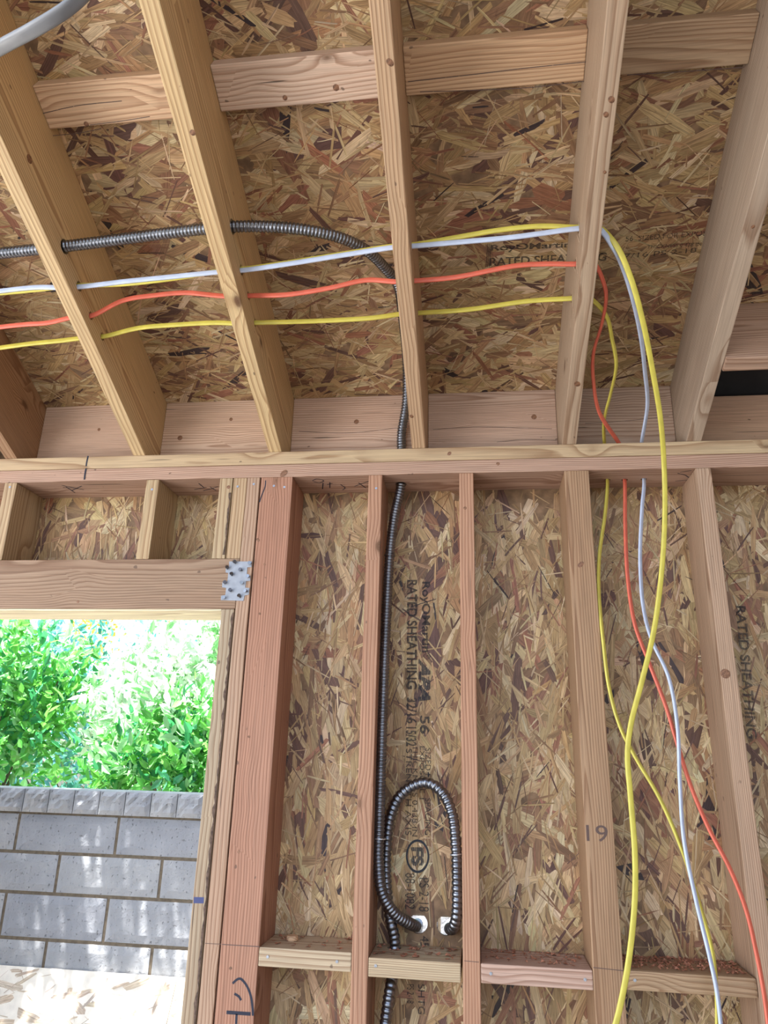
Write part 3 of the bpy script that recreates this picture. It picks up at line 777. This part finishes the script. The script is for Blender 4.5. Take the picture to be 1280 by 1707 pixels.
# ------------------------------------------------------------------ nail heads in the lumber
NM = [M_NAIL]
def nails(parent, lst, fn, nrm):
    for (u, v) in lst:
        p = fn(u, v)
        bm = cyl_bm(p + nrm * 0.0002, nrm, 0.0033, 0.0006, 10)
        me = bpy.data.meshes.new('nail_head'); bm.to_mesh(me); bm.free(); link('nail_head', me, NM[0], parent)
F0 = lambda u, v: wy(u, v, 0.0)
NY = Vector((0, -1, 0))
nails(cA, [(16.5, 812)], F0, NY); nails(cB, [(253.5, 816)], F0, NY); nails(cD, [(396, 811)], F0, NY)
nails(kng, [(423, 807)], F0, NY); nails(pst, [(456.5, 810), (474, 812)], F0, NY); NM[0] = M_KNOT; nails(pst, [(441, 941), (433, 1023), (415, 1228), (398, 1420), (384, 1614)], F0, NY)
NM[0] = M_NAIL; nails(s1, [(627, 814)], F0, NY)
nails(fire[0][0], [(446, 1595), (561.5, 1603)], F0, NY); nails(fire[1][0], [(626, 1610)], F0, NY)
nails(fire[2][0], [(818, 1623), (975, 1633)], F0, NY); nails(fire[3][0], [(1058, 1634)], F0, NY)

def knot(parent, c, nrm, r, asp=1.0):
    bm = bmesh.new(); t = nrm.orthogonal().normalized(); b2 = nrm.cross(t)
    if abs(t.x) < abs(b2.x): t, b2 = b2, t
    cv = bm.verts.new(c + nrm * 0.0009); rows = [[cv]]
    for k in (0.45, 0.8, 1.0):
        rows.append([bm.verts.new(c + (t * math.cos(a * .524) * asp + b2 * math.sin(a * .524)) * r * k + nrm * (0.0009 - 0.0008 * k * k)) for a in range(12)])
    for a in range(12):
        bm.faces.new((cv, rows[1][a], rows[1][(a + 1) % 12]))
        for k in (1, 2): bm.faces.new((rows[k][a], rows[k + 1][a], rows[k + 1][(a + 1) % 12], rows[k][(a + 1) % 12]))
    bmesh.ops.recalc_face_normals(bm, faces=bm.faces)
    me = bpy.data.meshes.new('knot'); bm.transform(Matrix.Translation(-c)); bm.to_mesh(me); bm.free(); smooth(me)
    link('knot', me, M_KNOT, parent, Matrix.Translation(c))
knot(s4, wy(1209, 1123, 0), NY, 0.0115); knot(s3, wy(968, 941, 0), NY, 0.006, 1.6); knot(s2, wy(775, 847, 0), NY, 0.0045)
knot(up_plate, wy(749, 756, 0), NY, 0.005, 1.3); knot(lo_plate, wy(473, 789, 0), NY, 0.008, 1.6); knot(lo_plate, wy(830, 773, 0.0008), NY, 0.005)
for (i, u, v, r) in ((1, 475, 163, .0055), (1, 560, 146, .007), (0, 144, 207, .006)): knot(roofb[i], wroof(u, v, RD - TB), -RN, r)
for (i, u, v, r) in ((1, 385, 699, .0055), (1, 300, 730, .008), (2, 594, 703, .0075), (0, 165, 716, .005), (3, 890, 695, .008)): knot(frieze[i], wy(u, v, yb0), NY, r)
knot(cC, wy(381, 812, 0), NY, 0.0055); knot(rafters[2], wroof(321, 221, 0), -RN, 0.006)

for (u, v, r) in ((1019, 166, .007), (1010, 191, .006), (962, 640, .009), (1008, 287, .004)): knot(rafters[4], wroof(u, v, 0), -RN, r, 0.8)
knot(rafters[3], wroof(650, 104, 0), -RN, 0.008, 0.7); knot(rafters[3], wroof(686, 694, 0), -RN, 0.006, 0.8)
knot(rafters[5], wroof(1255, 378, 0), -RN, 0.004); knot(rafters[1], wx(49, 265, RX[1][1]), EX, 0.010); knot(hdr, wy(130, 1003, 0), NY, 0.004); knot(pst, wy(430, 900, 0), NY, 0.006, 0.7)

# ------------------------------------------------------------------ pen marks, pencil lines, stamps
def stroke(parent, pts, w, nrm, mat=M_PEN, name='pen_mark'):
    P, _ = catmull([tuple(p) for p in pts], 0.003) if len(pts) > 2 else ([Vector(p) for p in pts], 0)
    vs, fs = [], []
    for i, p in enumerate(P):
        t = (P[min(i + 1, len(P) - 1)] - P[max(i - 1, 0)]).normalized(); s = nrm.cross(t).normalized()
        for k in (-1, 1): vs.append(tuple(p + s * (w / 2 * k) + nrm * 0.0005))
    for i in range(len(P) - 1): fs.append((2 * i, 2 * i + 1, 2 * i + 3, 2 * i + 2))
    me = bpy.data.meshes.new(name); me.from_pydata(vs, [], fs)
    return link(name, me, mat, parent)
def W0(ox, oy, sc, pts): return [wy(ox + a / sc, oy + b / sc, 0.0) for a, b in pts]
def WU(ox, oy, sc, pts): return [wz(ox + a / sc, oy + b / sc, ZB) for a, b in pts]
ND = Vector((0, 0, -1))
stroke(up_plate, W0(0, 540, 4, [(588, 880), (578, 925), (574, 955)]), 0.0045, NY)
stroke(lo_plate, [p + NY * -0.0 for p in W0(0, 540, 4, [(574, 962), (566, 1005), (562, 1045)])], 0.0045, NY)
for q in ([(410, 1075), (560, 1105)], [(440, 1085), (500, 1125)], [(480, 1110), (545, 1080)], [(420, 1090), (520, 1095)]): stroke(lo_plate, WU(0, 540, 4, q), 0.003, ND)
for q in ([(1070, 965), (1110, 950), (1170, 965), (1130, 985), (1075, 972)], [(1165, 985), (1160, 1040)], [(1225, 980), (1225, 1030)], [(1200, 1000), (1250, 990)],
          [(20, 1045), (130, 1025)], [(60, 990), (110, 1030)], [(100, 1055), (230, 1020)], [(160, 1020), (215, 1055)]): stroke(lo_plate, WU(320, 620, 5.333, q), 0.003, ND)
for q in ([(40, 1000), (80, 1030), (55, 1050)], [(165, 1015), (290, 970)], [(200, 985), (265, 1030)]): stroke(lo_plate, WU(560, 620, 5.333, q), 0.003, ND)
for q in ([(475, 900), (540, 915), (578, 940)], [(500, 890), (600, 875)], [(455, 970), (560, 962)]): stroke(lo_plate, WU(1040, 620, 5.333, q), 0.003, ND)
for q, w in (([(575, 920), (605, 890), (640, 875), (680, 910), (715, 970), (740, 1050), (752, 1150), (755, 1210)], 0.005), ([(590, 1010), (630, 1035), (655, 1080)], 0.005), ([(520, 1175), (735, 1190)], 0.007), ([(610, 1190), (605, 1280)], 0.005)):
    stroke(pst, W0(280, 1467, 5.333, q), w, NY)
stroke(trm, W0(280, 1467, 5.333, [(228, 178), (318, 180)]), 0.013, NY, ink_mat('blue_ink', (0.05, 0.06, 0.16), 0.75))
stroke(kng, W0(280, 1467, 5.333, [(330, 562), (470, 570)]), 0.0012, NY, M_PENCIL, 'pencil_line')
stroke(pst, W0(280, 1467, 5.333, [(480, 572), (815, 592)]), 0.0018, NY, M_PENCIL, 'pencil_line')
stroke(s3, W0(960, 1467, 4, [(115, 583), (320, 605)]), 0.0015, NY, M_PENCIL, 'pencil_line')
stroke(s2, W0(560, 1467, 5.333, [(1140, 718), (1270, 730)]), 0.0012, NY, M_PENCIL, 'pencil_line')
# crack down the upper part of the post
stroke(pst, W0(320, 620, 5.333, [(655, 965), (650, 1020), (615, 1110), (600, 1160)]), 0.003, NY, M_PEN, 'crack')

for i, q in ((2, [(680, 136), (780, 125), (880, 113), (978, 103)]), (2, [(700, 153), (800, 150), (880, 146), (976, 135)]), (0, [(67, 190), (130, 176), (205, 168)]), (0, [(150, 208), (200, 202), (250, 194)]), (0, [(88, 226), (130, 222), (170, 214)]), (3, [(1045, 125), (1140, 119), (1240, 112)])):
    stroke(roofb[i], [wroof(u, v, RD - TB) for u, v in q], 0.0016, -RN, M_PENCIL, 'crack')
for i, q in ((2, [(498, 719), (580, 722), (666, 713)]), (3, [(722, 716), (790, 712), (920, 715)]), (3, [(828, 737), (875, 733), (928, 734)]), (4, [(975, 706), (1040, 702), (1115, 694)])):
    stroke(frieze[i], [wy(u, v, yb0) for u, v in q], 0.0014, NY, M_PENCIL, 'crack')
for q in ([(964, 362), (967, 396)], [(962, 392), (966, 404)], [(961, 428), (963, 456)], [(955, 440), (959, 452)], [(954, 492), (956, 523)]):
    stroke(rafters[4], [wx(u, v, RX[4][0] - 0.0006) for u, v in q], 0.0035, -EX, M_CHIP, 'splinter')
def bark(parent, pts, w, seed):
    rb = random.Random(seed); P, _ = catmull([tuple(p) for p in pts], 0.012); vs, fs = [], []
    for i, p in enumerate(P):
        ww = w * (0.35 + 0.9 * rb.random()); vs += [tuple(p + NY * 0.0004 - EX * ww), tuple(p + NY * 0.0012 - EX * ww * 0.4), tuple(p + NY * 0.0004)]
    for i in range(len(P) - 1):
        for k in (0, 1): fs.append((3 * i + k, 3 * i + k + 1, 3 * i + k + 4, 3 * i + k + 3))
    me = bpy.data.meshes.new('bark_edge'); me.from_pydata(vs, [], fs); link('bark_edge', me, M_BARK2, parent)
xt = X['trim'][1] - 0.0005
bark(trm, [Vector((xt, 0, z)) for z in (1.98, 1.7, 1.4, 1.1, 0.8)], 0.0065, 1)
bark(cC, [Vector((XC[1] - 0.001, 0, z)) for z in (ZB - 0.045, ZB - 0.1, ZB - 0.16, ZHT + 0.003)], 0.0055, 2)
def text(s, parent, O, a, L, b, H, nrm, mat=M_INK, shear=0.0, bold=0.0, name='stamp_text'):
    cu = bpy.data.curves.new('t', 'FONT'); cu.body = s; cu.shear = shear; cu.offset = bold
    o = bpy.data.objects.new('t', cu); COL.objects.link(o)
    bpy.context.view_layer.update()
    me = bpy.data.meshes.new_from_object(o.evaluated_get(bpy.context.evaluated_depsgraph_get()))
    bpy.data.objects.remove(o); bpy.data.curves.remove(cu)
    n = len(me.vertices); co = np.zeros(n * 3, dtype=np.float32); me.vertices.foreach_get('co', co); co = co.reshape(-1, 3)
    lo, hi = co.min(0), co.max(0)
    co[:, 0] = (co[:, 0] - lo[0]) / (hi[0] - lo[0]) * L; co[:, 1] = (co[:, 1] - lo[1]) / (hi[1] - lo[1]) * H; co[:, 2] = 0
    me.vertices.foreach_set('co', co.ravel()); me.update()
    M = Matrix((a.normalized(), b.normalized(), nrm.normalized())).transposed().to_4x4(); M.translation = O + nrm * 0.0019
    return link(name, me, mat, parent, M)
WNEG = Vector((0, 0, -1))
def vtext(s, u0, u1, v0, v1, **kw):       # column of text on the wall reading downwards; u0 = baseline side
    O = wy(u0, v0, WD); E_ = wy(u0, v1, WD); T = wy(u1, v0, WD)
    return text(s, wall, O, (E_ - O), (E_ - O).length, EX, (T - O).length, NY, **kw)
vtext('RoyOMartin', 700, 717, 970, 1088, bold=0.022)
vtext('®', 706, 717, 1089, 1099)
vtext('APA', 698, 717.5, 1098, 1169, mat=M_INKB, shear=0.35, bold=0.05)
vtext('56', 700, 716, 1193, 1223, bold=0.022)
vtext('RATED SHEATHING', 679, 695.5, 967, 1149, bold=0.022)
vtext('32/16', 678, 695, 1163, 1206, bold=0.022)
vtext('15/32', 677, 694, 1212, 1244, bold=0.022)
vtext('SIZED FOR   SPACING', 709, 718, 1247, 1392)
vtext('EXPOSURE 1', 700, 707.5, 1244, 1332)
vtext('THICKNESS 0.438 IN', 688, 696.5, 1242, 1394)
vtext('STRENGTH AXIS', 677, 686.5, 1248, 1392)
vtext('88-1082', 676, 692, 1455, 1515)
vtext('PS 2-18', 699, 715, 1463, 1519); vtext('45', 701, 715, 1560, 1578)
vtext('PS 2-18', 679, 690, 1640, 1672); vtext('SHTG', 697, 708, 1640, 1690)
# round quality mark
c = wy(696, 1427, WD); vs, fs = [], []
for i in range(36):
    a_ = 2 * math.pi * i / 36
    for r in (0.026, 0.0305): vs.append((c.x + r * math.cos(a_) * 0.95, WD - 0.0019, c.z + r * math.sin(a_) * 1.25))
for i in range(36):
    j = (i + 1) % 36; fs.append((2 * i, 2 * i + 1, 2 * j + 1, 2 * j))
me = bpy.data.meshes.new('round_stamp'); me.from_pydata(vs, [], fs); link('round_stamp', me, M_INKB, wall)
vtext('FS', 686, 706, 1412, 1443, mat=M_INKB, bold=0.05)
for k in range(3):
    stroke(wall, [wy(682 + 0.3 * k, 963 + 2.2 * k, WD) + NY * 0.0016, wy(716, 962 + 2.2 * k, WD) + NY * 0.0016], 0.0018, NY, M_INK, 'stamp_bar')
# stamp right of the striped stud, half hidden by it
vtext('RATED SHEATHING', 1226, 1242, 1010, 1230, bold=0.02)
# small stamp above the header
for k in range(4):
    stroke(wall, [wy(125, 829 + 4.4 * k, WD) + NY * 0.0016, wy(157, 829.5 + 4.4 * k, WD) + NY * 0.0016], 0.0045, NY, M_INK, 'stamp_bar')

RDN = -RN
def rtext(s, u0, vb0, u1, vb1, h, **kw):
    O = wroof(u0, vb0, RD); E_ = wroof(u1, vb1, RD)
    a = (E_ - O).normalized(); b = RDN.cross(a)
    return text(s, ceil, O, a, (E_ - O).length, b, h, RDN, **kw)
rtext('RoyOMartin', 818, 421, 951, 415, 0.021, bold=0.022)
rtext('RATED SHEATHING', 816, 443, 1010, 434, 0.022, bold=0.022)
for k in range(3):
    stroke(ceil, [wroof(810 + 2.6 * k, 445, RD) - RN * 0.0016, wroof(813 + 2.6 * k, 405, RD) - RN * 0.0016], 0.0018, RDN, M_INK, 'stamp_bar')
rtext('56  SIZED FOR EXPOS', 1042, 402, 1176, 392, 0.013)
rtext('THICKNESS 0.438 IN', 1078, 414, 1168, 409, 0.009)
rtext('7/16 PS 2-18', 1040, 430, 1160, 420, 0.012)
# carved mill number on the wide stud
text('19', s3, wy(978, 1402, 0.0), EX, 0.047, EZ, 0.034, Vector((0, -1, 0)) , M_PENCIL, name='mill_number').location.y = -0.0006

# ------------------------------------------------------------------ shavings and the loose disc on the blocks
def shavings(i, n, seed, label):
    _, x0, x1, zt = fire[i]
    rs_ = random.Random(seed); bm = bmesh.new()
    for k in range(n):
        cx, cy_ = rs_.uniform(x0 + .01, x1 - .01), WD - 0.012 - (rs_.random() ** 1.5) * 0.105
        if i == 1 and (cx - BLOCK_HOLE.x) ** 2 + (cy_ - BLOCK_HOLE.y) ** 2 < 0.02 ** 2: continue
        r = rs_.uniform(.002, .0075) * (1.4 if i == 1 else 1); a0 = rs_.uniform(0, 6.28); asp = rs_.uniform(.3, .8); lift = rs_.uniform(0, .006)
        ring_ = []
        for j in range(5):
            a_ = a0 + j * 1.2566
            lx, ly = r * math.cos(a_ - a0), r * asp * math.sin(a_ - a0)
            ring_.append(bm.verts.new((cx + lx * math.cos(a0) - ly * math.sin(a0), min(WD - .003, cy_ + lx * math.sin(a0) + ly * math.cos(a0)), zt + 0.0005 + lift * (j % 3) / 2)))
        bm.faces.new(ring_)
    me = bpy.data.meshes.new('wood_shavings'); bm.to_mesh(me); bm.free()
    tag(link('wood_shavings', me, M_SHAV), label, 'wood shavings', kind='stuff')
shavings(0, 60, 1, 'few reddish shavings on the block left of the narrow stud')
shavings(1, 60, 2, 'reddish wood curls on the block under the conduit loop')
shavings(2, 120, 3, 'reddish crumbs on the block beside the wide stud')
shavings(3, 520, 4, 'thick layer of reddish shavings on the block behind the cables')
p = wz(487, 1568, fire[0][3])
bm = cyl_bm(Vector((p.x, p.y, fire[0][3] + 0.0058)), EZ, 0.0135, 0.0052, 20)
bmesh.ops.bevel(bm, geom=[e for e in bm.edges if e.calc_face_angle(0) > 1], offset=0.0008, segments=1, affect='EDGES')
me = bpy.data.meshes.new('wood_disc'); bm.transform(Matrix.Translation((-p.x, -p.y, -fire[0][3]))); bm.to_mesh(me); bm.free()
tag(link('wood_disc', me, M_WOOD, None, Matrix.Translation((p.x, p.y, fire[0][3])), (0.6, 0.42, 0.27)), 'small loose pale wood disc lying on the block', 'wood disc')

# ------------------------------------------------------------------ block wall outside
YW = 1.05
zr = [1.475, 1.387, 1.246, 1.106, 0.953]
while zr[-1] > -0.05: zr.append(zr[-1] - 0.150)
bw = bpy.data.objects.new('block_wall', None); COL.objects.link(bw); bw.location = (-1.2, YW + 0.07, -0.1)
bpy.context.view_layer.update()
tag(bw, 'grey concrete block garden wall with capped top outside the opening', 'wall')
XL, XR = -3.6, 1.4
core = bpy.data.meshes.new('mortar'); bm = box_bm(XL, XR, YW + 0.006, YW + 0.145, -0.1, zr[0] - 0.01); bm.to_mesh(core); bm.free()
link('mortar', core, M_MORTAR, bw)
def rough_block(x0, x1, z0, z1, y0, rough, seed, nx, nz, deep=0.03):
    rs_ = np.random.RandomState(seed); bm = bmesh.new(); g_ = []
    for i in range(nx + 1):
        row = []
        for j in range(nz + 1):
            edge = i in (0, nx) or j in (0, nz)
            row.append(bm.verts.new((x0 + (x1 - x0) * i / nx, y0 + (0.004 if edge else -rough * rs_.rand()), z0 + (z1 - z0) * j / nz)))
        g_.append(row)
    for i in range(nx):
        for j in range(nz): bm.faces.new((g_[i][j], g_[i + 1][j], g_[i + 1][j + 1], g_[i][j + 1]))
    rim = [g_[i][0] for i in range(nx + 1)] + [g_[nx][j] for j in range(1, nz + 1)] + [g_[i][nz] for i in range(nx - 1, -1, -1)] + [g_[0][j] for j in range(nz - 1, 0, -1)]
    bk = [bm.verts.new((v.co.x, y0 + deep, v.co.z)) for v in rim]
    for k in range(len(rim)):
        k2 = (k + 1) % len(rim); bm.faces.new((rim[k], bk[k], bk[k2], rim[k2]))
    bm.faces.new(bk)
    bmesh.ops.recalc_face_normals(bm, faces=bm.faces)
    return bm
def add_block(name, x0, x1, z0, z1, y0, rough, seed, nx, nz, deep):
    bm = rough_block(x0, x1, z0, z1, y0, rough, seed, nx, nz, deep)
    c_ = Vector(((x0 + x1) / 2, y0, (z0 + z1) / 2)); bm.transform(Matrix.Translation(-c_))
    me = bpy.data.meshes.new(name); bm.to_mesh(me); bm.free()
    link(name, me, M_BLOCK, bw, Matrix.Translation(c_))
J = 0.006
jx = [wy(27, 1390, YW).x, wy(94, 1460, YW).x]; BL = 0.412
xc = wy(41, 1334, YW).x; cw = 0.1055
k = math.floor((XL - xc) / cw)
while xc + k * cw < XR:
    add_block('cap_block', xc + k * cw + .0015, xc + (k + 1) * cw - .0015, zr[1] + .003, zr[0], YW - 0.012, 0.012, 100 + k, 6, 5, 0.16); k += 1
for r in range(1, len(zr) - 1):
    base = jx[(r - 1) % 2]; k = math.floor((XL - base) / BL)
    while base + k * BL < XR:
        x0, x1 = max(XL, base + k * BL) + J, min(XR, base + (k + 1) * BL) - J
        if x1 - x0 > 0.03:
            add_block('concrete_block', x0, x1, zr[r + 1] + J, zr[r] - J, YW, 0.0014, r * 50 + k, 12, 5, 0.12)
        k += 1

# sheets of sheathing leaning on the block wall
zt = wy(150, 1616, YW).z; lean = math.radians(65)
dv = Vector((0, -math.cos(lean), -math.sin(lean))); nv = Vector((0, -math.sin(lean), math.cos(lean)))
xe = wy(298, 1640, YW).x
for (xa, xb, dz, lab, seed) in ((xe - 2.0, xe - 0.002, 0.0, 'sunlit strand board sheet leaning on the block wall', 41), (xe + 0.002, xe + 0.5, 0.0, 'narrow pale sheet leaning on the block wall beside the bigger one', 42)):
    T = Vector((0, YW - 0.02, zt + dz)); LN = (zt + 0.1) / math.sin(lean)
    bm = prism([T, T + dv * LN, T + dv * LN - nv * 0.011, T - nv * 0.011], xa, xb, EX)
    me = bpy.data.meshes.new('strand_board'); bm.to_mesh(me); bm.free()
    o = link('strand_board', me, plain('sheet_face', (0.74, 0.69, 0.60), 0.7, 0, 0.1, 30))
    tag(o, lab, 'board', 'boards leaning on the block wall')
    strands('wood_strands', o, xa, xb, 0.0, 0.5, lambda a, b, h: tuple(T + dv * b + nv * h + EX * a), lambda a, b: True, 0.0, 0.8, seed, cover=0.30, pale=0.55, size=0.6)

# ------------------------------------------------------------------ shrubs and the tree
def foliage(name, parent, clusters, n, size, cols, seed, updir=0.6, mat=M_LEAF):
    rs_ = np.random.RandomState(seed); V, Fc, C = [], [], []
    cl = np.array([c[:3] for c in clusters]); rad = np.array([c[3] for c in clusters]); w = rad ** 2.5; w /= w.sum()
    cols = np.array(cols)
    tips = []
    nt = max(1, n // 9)
    for t_ in range(nt):
        k = rs_.choice(len(cl), p=w); d = rs_.randn(3); d /= np.linalg.norm(d)
        c0 = cl[k] + d * rad[k] * (0.35 + 0.65 * rs_.rand() ** 0.5)
        ax = d * 0.7 + np.array([0, 0, updir]) + rs_.randn(3) * 0.3; ax /= np.linalg.norm(ax)
        base = cols[rs_.randint(len(cols))] * (0.75 + 0.5 * rs_.rand())
        for q in range(9):
            ld = ax * 0.55 + rs_.randn(3) * 0.75; ld /= np.linalg.norm(ld)
            p0 = c0 + ax * size * (q * 0.42 - 1.2)
            L = size * (0.7 + 0.6 * rs_.rand()); Wd = L * (0.17 + 0.1 * rs_.rand())
            sd = np.cross(ld, rs_.randn(3)); sd /= np.linalg.norm(sd); nn = np.cross(ld, sd)
            b = len(V); dr = nn * L * 0.12 * rs_.randn()
            V += [p0, p0 + ld * L * .35 + sd * Wd + nn * Wd * .35 + dr * .3, p0 + ld * L * .7 + sd * Wd * .7 + nn * Wd * .3 + dr * .7, p0 + ld * L + dr,
                  p0 + ld * L * .7 - sd * Wd * .7 + nn * Wd * .3 + dr * .7, p0 + ld * L * .35 - sd * Wd + nn * Wd * .35 + dr * .3, p0 + ld * L * .5 + dr * .5]
            Fc += [(b, b + 1, b + 2, b + 6), (b + 6, b + 2, b + 3), (b, b + 6, b + 4, b + 5), (b + 6, b + 3, b + 4)]
            cc = (*np.clip(base * (0.85 + 0.3 * rs_.rand()), 0, 1), 1.0)
            C += [cc] * 14
    me = bpy.data.meshes.new(name); me.from_pydata([tuple(v) for v in V], [], Fc)
    ca_ = me.color_attributes.new('col', 'FLOAT_COLOR', 'CORNER'); ca_.data.foreach_set('color', np.array(C, dtype=np.float32).ravel())
    o = link(name, me, mat, parent); tag(o, kind='stuff')
    return o
def limbs(name, parent, lines):
    bm = bmesh.new()
    for (a, b, ra, rb) in lines:
        a, b = Vector(a), Vector(b); d = b - a
        M = d.to_track_quat('Z', 'Y').to_matrix().to_4x4(); M.translation = (a + b) / 2
        bmesh.ops.create_cone(bm, cap_ends=True, segments=8, radius1=ra, radius2=rb, depth=d.length * 1.02, matrix=M)
    me = bpy.data.meshes.new(name); bm.to_mesh(me); bm.free(); smooth(me)
    return link(name, me, M_BARK, parent)
def shrub(label, base, clusters, n, size, cols, seed, updir=0.6, cat='shrub'):
    r_ = bpy.data.objects.new('shrub', None); COL.objects.link(r_); r_.location = base
    bpy.context.view_layer.update()
    tag(r_, label, cat, 'shrubs behind the block wall')
    foliage('foliage', r_, clusters, n, size, cols, seed, updir)
    b = Vector(base); ln = []
    mid = b + Vector((0, 0, 0.75)); ln.append((b, mid, 0.03, 0.024))
    for c in clusters: ln.append((mid, Vector(c[:3]), 0.015, 0.004))
    limbs('stem', r_, ln)
    return r_
def cw3(u, v, y, r):
    p = wy(u, v, y); return (p.x, p.y, p.z, r)
GRN = [(0.11, 0.36, 0.08), (0.18, 0.46, 0.10), (0.06, 0.28, 0.13), (0.34, 0.60, 0.32)]
SUNPALE = [(0.68, 0.74, 0.72), (0.76, 0.78, 0.78), (0.28, 0.52, 0.26), (0.80, 0.76, 0.76)]  # near-white leaf colours stand in for sun-blown foliage
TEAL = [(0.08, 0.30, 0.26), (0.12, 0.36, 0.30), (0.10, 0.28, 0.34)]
shrub('bright green leafy shrub at the left edge behind the block wall', (-2.6, 1.75, -0.1), [cw3(-60, 1100, 1.7, .34), cw3(30, 1110, 1.7, .26), cw3(60, 1190, 1.7, .24), cw3(-40, 1230, 1.7, .34), cw3(20, 1280, 1.65, .2), cw3(95, 1140, 1.8, .16)], 4200, 0.062, GRN, 7)
shrub('shrub with leaves whitened for sun glare against the right side of the opening', (-1.15, 1.85, -0.1), [cw3(330, 1090, 1.9, .26), cw3(260, 1120, 1.95, .26), cw3(200, 1160, 1.95, .18), cw3(320, 1180, 1.8, .28), cw3(230, 1210, 1.85, .26), cw3(400, 1130, 1.9, .3)], 5200, 0.062, SUNPALE, 8, 0.9)
shrub('fresh green low shrub just above the cap blocks at the right', (-1.05, 1.5, -0.1), [cw3(300, 1260, 1.55, .18), cw3(240, 1270, 1.55, .17), cw3(180, 1285, 1.55, .14), cw3(350, 1280, 1.5, .18), cw3(330, 1220, 1.6, .15)], 2600, 0.058, GRN, 9)
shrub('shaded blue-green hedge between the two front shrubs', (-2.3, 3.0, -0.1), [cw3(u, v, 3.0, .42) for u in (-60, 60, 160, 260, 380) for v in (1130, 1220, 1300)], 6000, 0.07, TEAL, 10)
shrub('dark green shrub behind the house wall, right of the opening', (-0.2, 2.2, -0.1), [(-0.5, 2.1, 1.5, .4), (-0.1, 2.2, 1.9, .45), (0.3, 2.3, 1.5, .45), (-0.4, 2.3, 2.2, .35), (-0.2, 2.0, 1.0, .4)], 3600, 0.065, GRN, 14)
r_ = shrub('tall far shrub with orange blossoms near the top of the opening', (-2.4, 4.4, -0.1), [cw3(u, v, 4.4, .5) for u in (-80, 30, 130, 230, 340) for v in (1060, 1140, 1210)], 6500, 0.085, [(0.30, 0.55, 0.52), (0.42, 0.64, 0.66), (0.70, 0.80, 0.84)], 12)  # leaf colours paled to cyan-white for the blown-out daylight
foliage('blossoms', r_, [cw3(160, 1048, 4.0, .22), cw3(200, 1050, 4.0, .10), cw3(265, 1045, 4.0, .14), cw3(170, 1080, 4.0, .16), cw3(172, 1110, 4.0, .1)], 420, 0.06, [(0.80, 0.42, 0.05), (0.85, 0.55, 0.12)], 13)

# tree whose overhanging branches throw the dappled shade on the block wall
tr = bpy.data.objects.new('tree', None); COL.objects.link(tr); tr.location = (-3.4, 1.7, -0.1)
bpy.context.view_layer.update()
tag(tr, 'overhanging tree that shades the block wall, left of the opening', 'tree')
tcl = []
rs = random.Random(3)
for k in range(24):
    tcl.append((-2.95 + 1.6 * rs.random(), 0.74 + 0.09 * rs.random(), 3.15 + 0.35 * rs.random(), 0.10 + 0.05 * rs.random()))
for k in range(9):
    tcl.append((-3.0 + 0.85 * rs.random(), 0.42 + 0.26 * rs.random(), 3.15 + 0.35 * rs.random(), 0.09 + 0.05 * rs.random()))
foliage('foliage', tr, tcl, 3600, 0.075, GRN, 31, 0.2)
tl = [((-3.4, 1.7, -0.1), (-3.3, 1.55, 2.2), 0.07, 0.05), ((-3.3, 1.55, 2.2), (-2.7, 0.9, 3.1), 0.05, 0.03), ((-2.7, 0.9, 3.1), (-1.6, 0.7, 3.3), 0.03, 0.018), ((-1.6, 0.7, 3.3), (-0.7, 0.66, 3.35), 0.018, 0.006)]
for c in tcl:
    bx0 = min(-0.9, max(-2.6, c[0] - 0.15)); tl.append(((bx0, 0.72, 3.28), c[:3], 0.008, 0.003))
limbs('trunk', tr, tl)
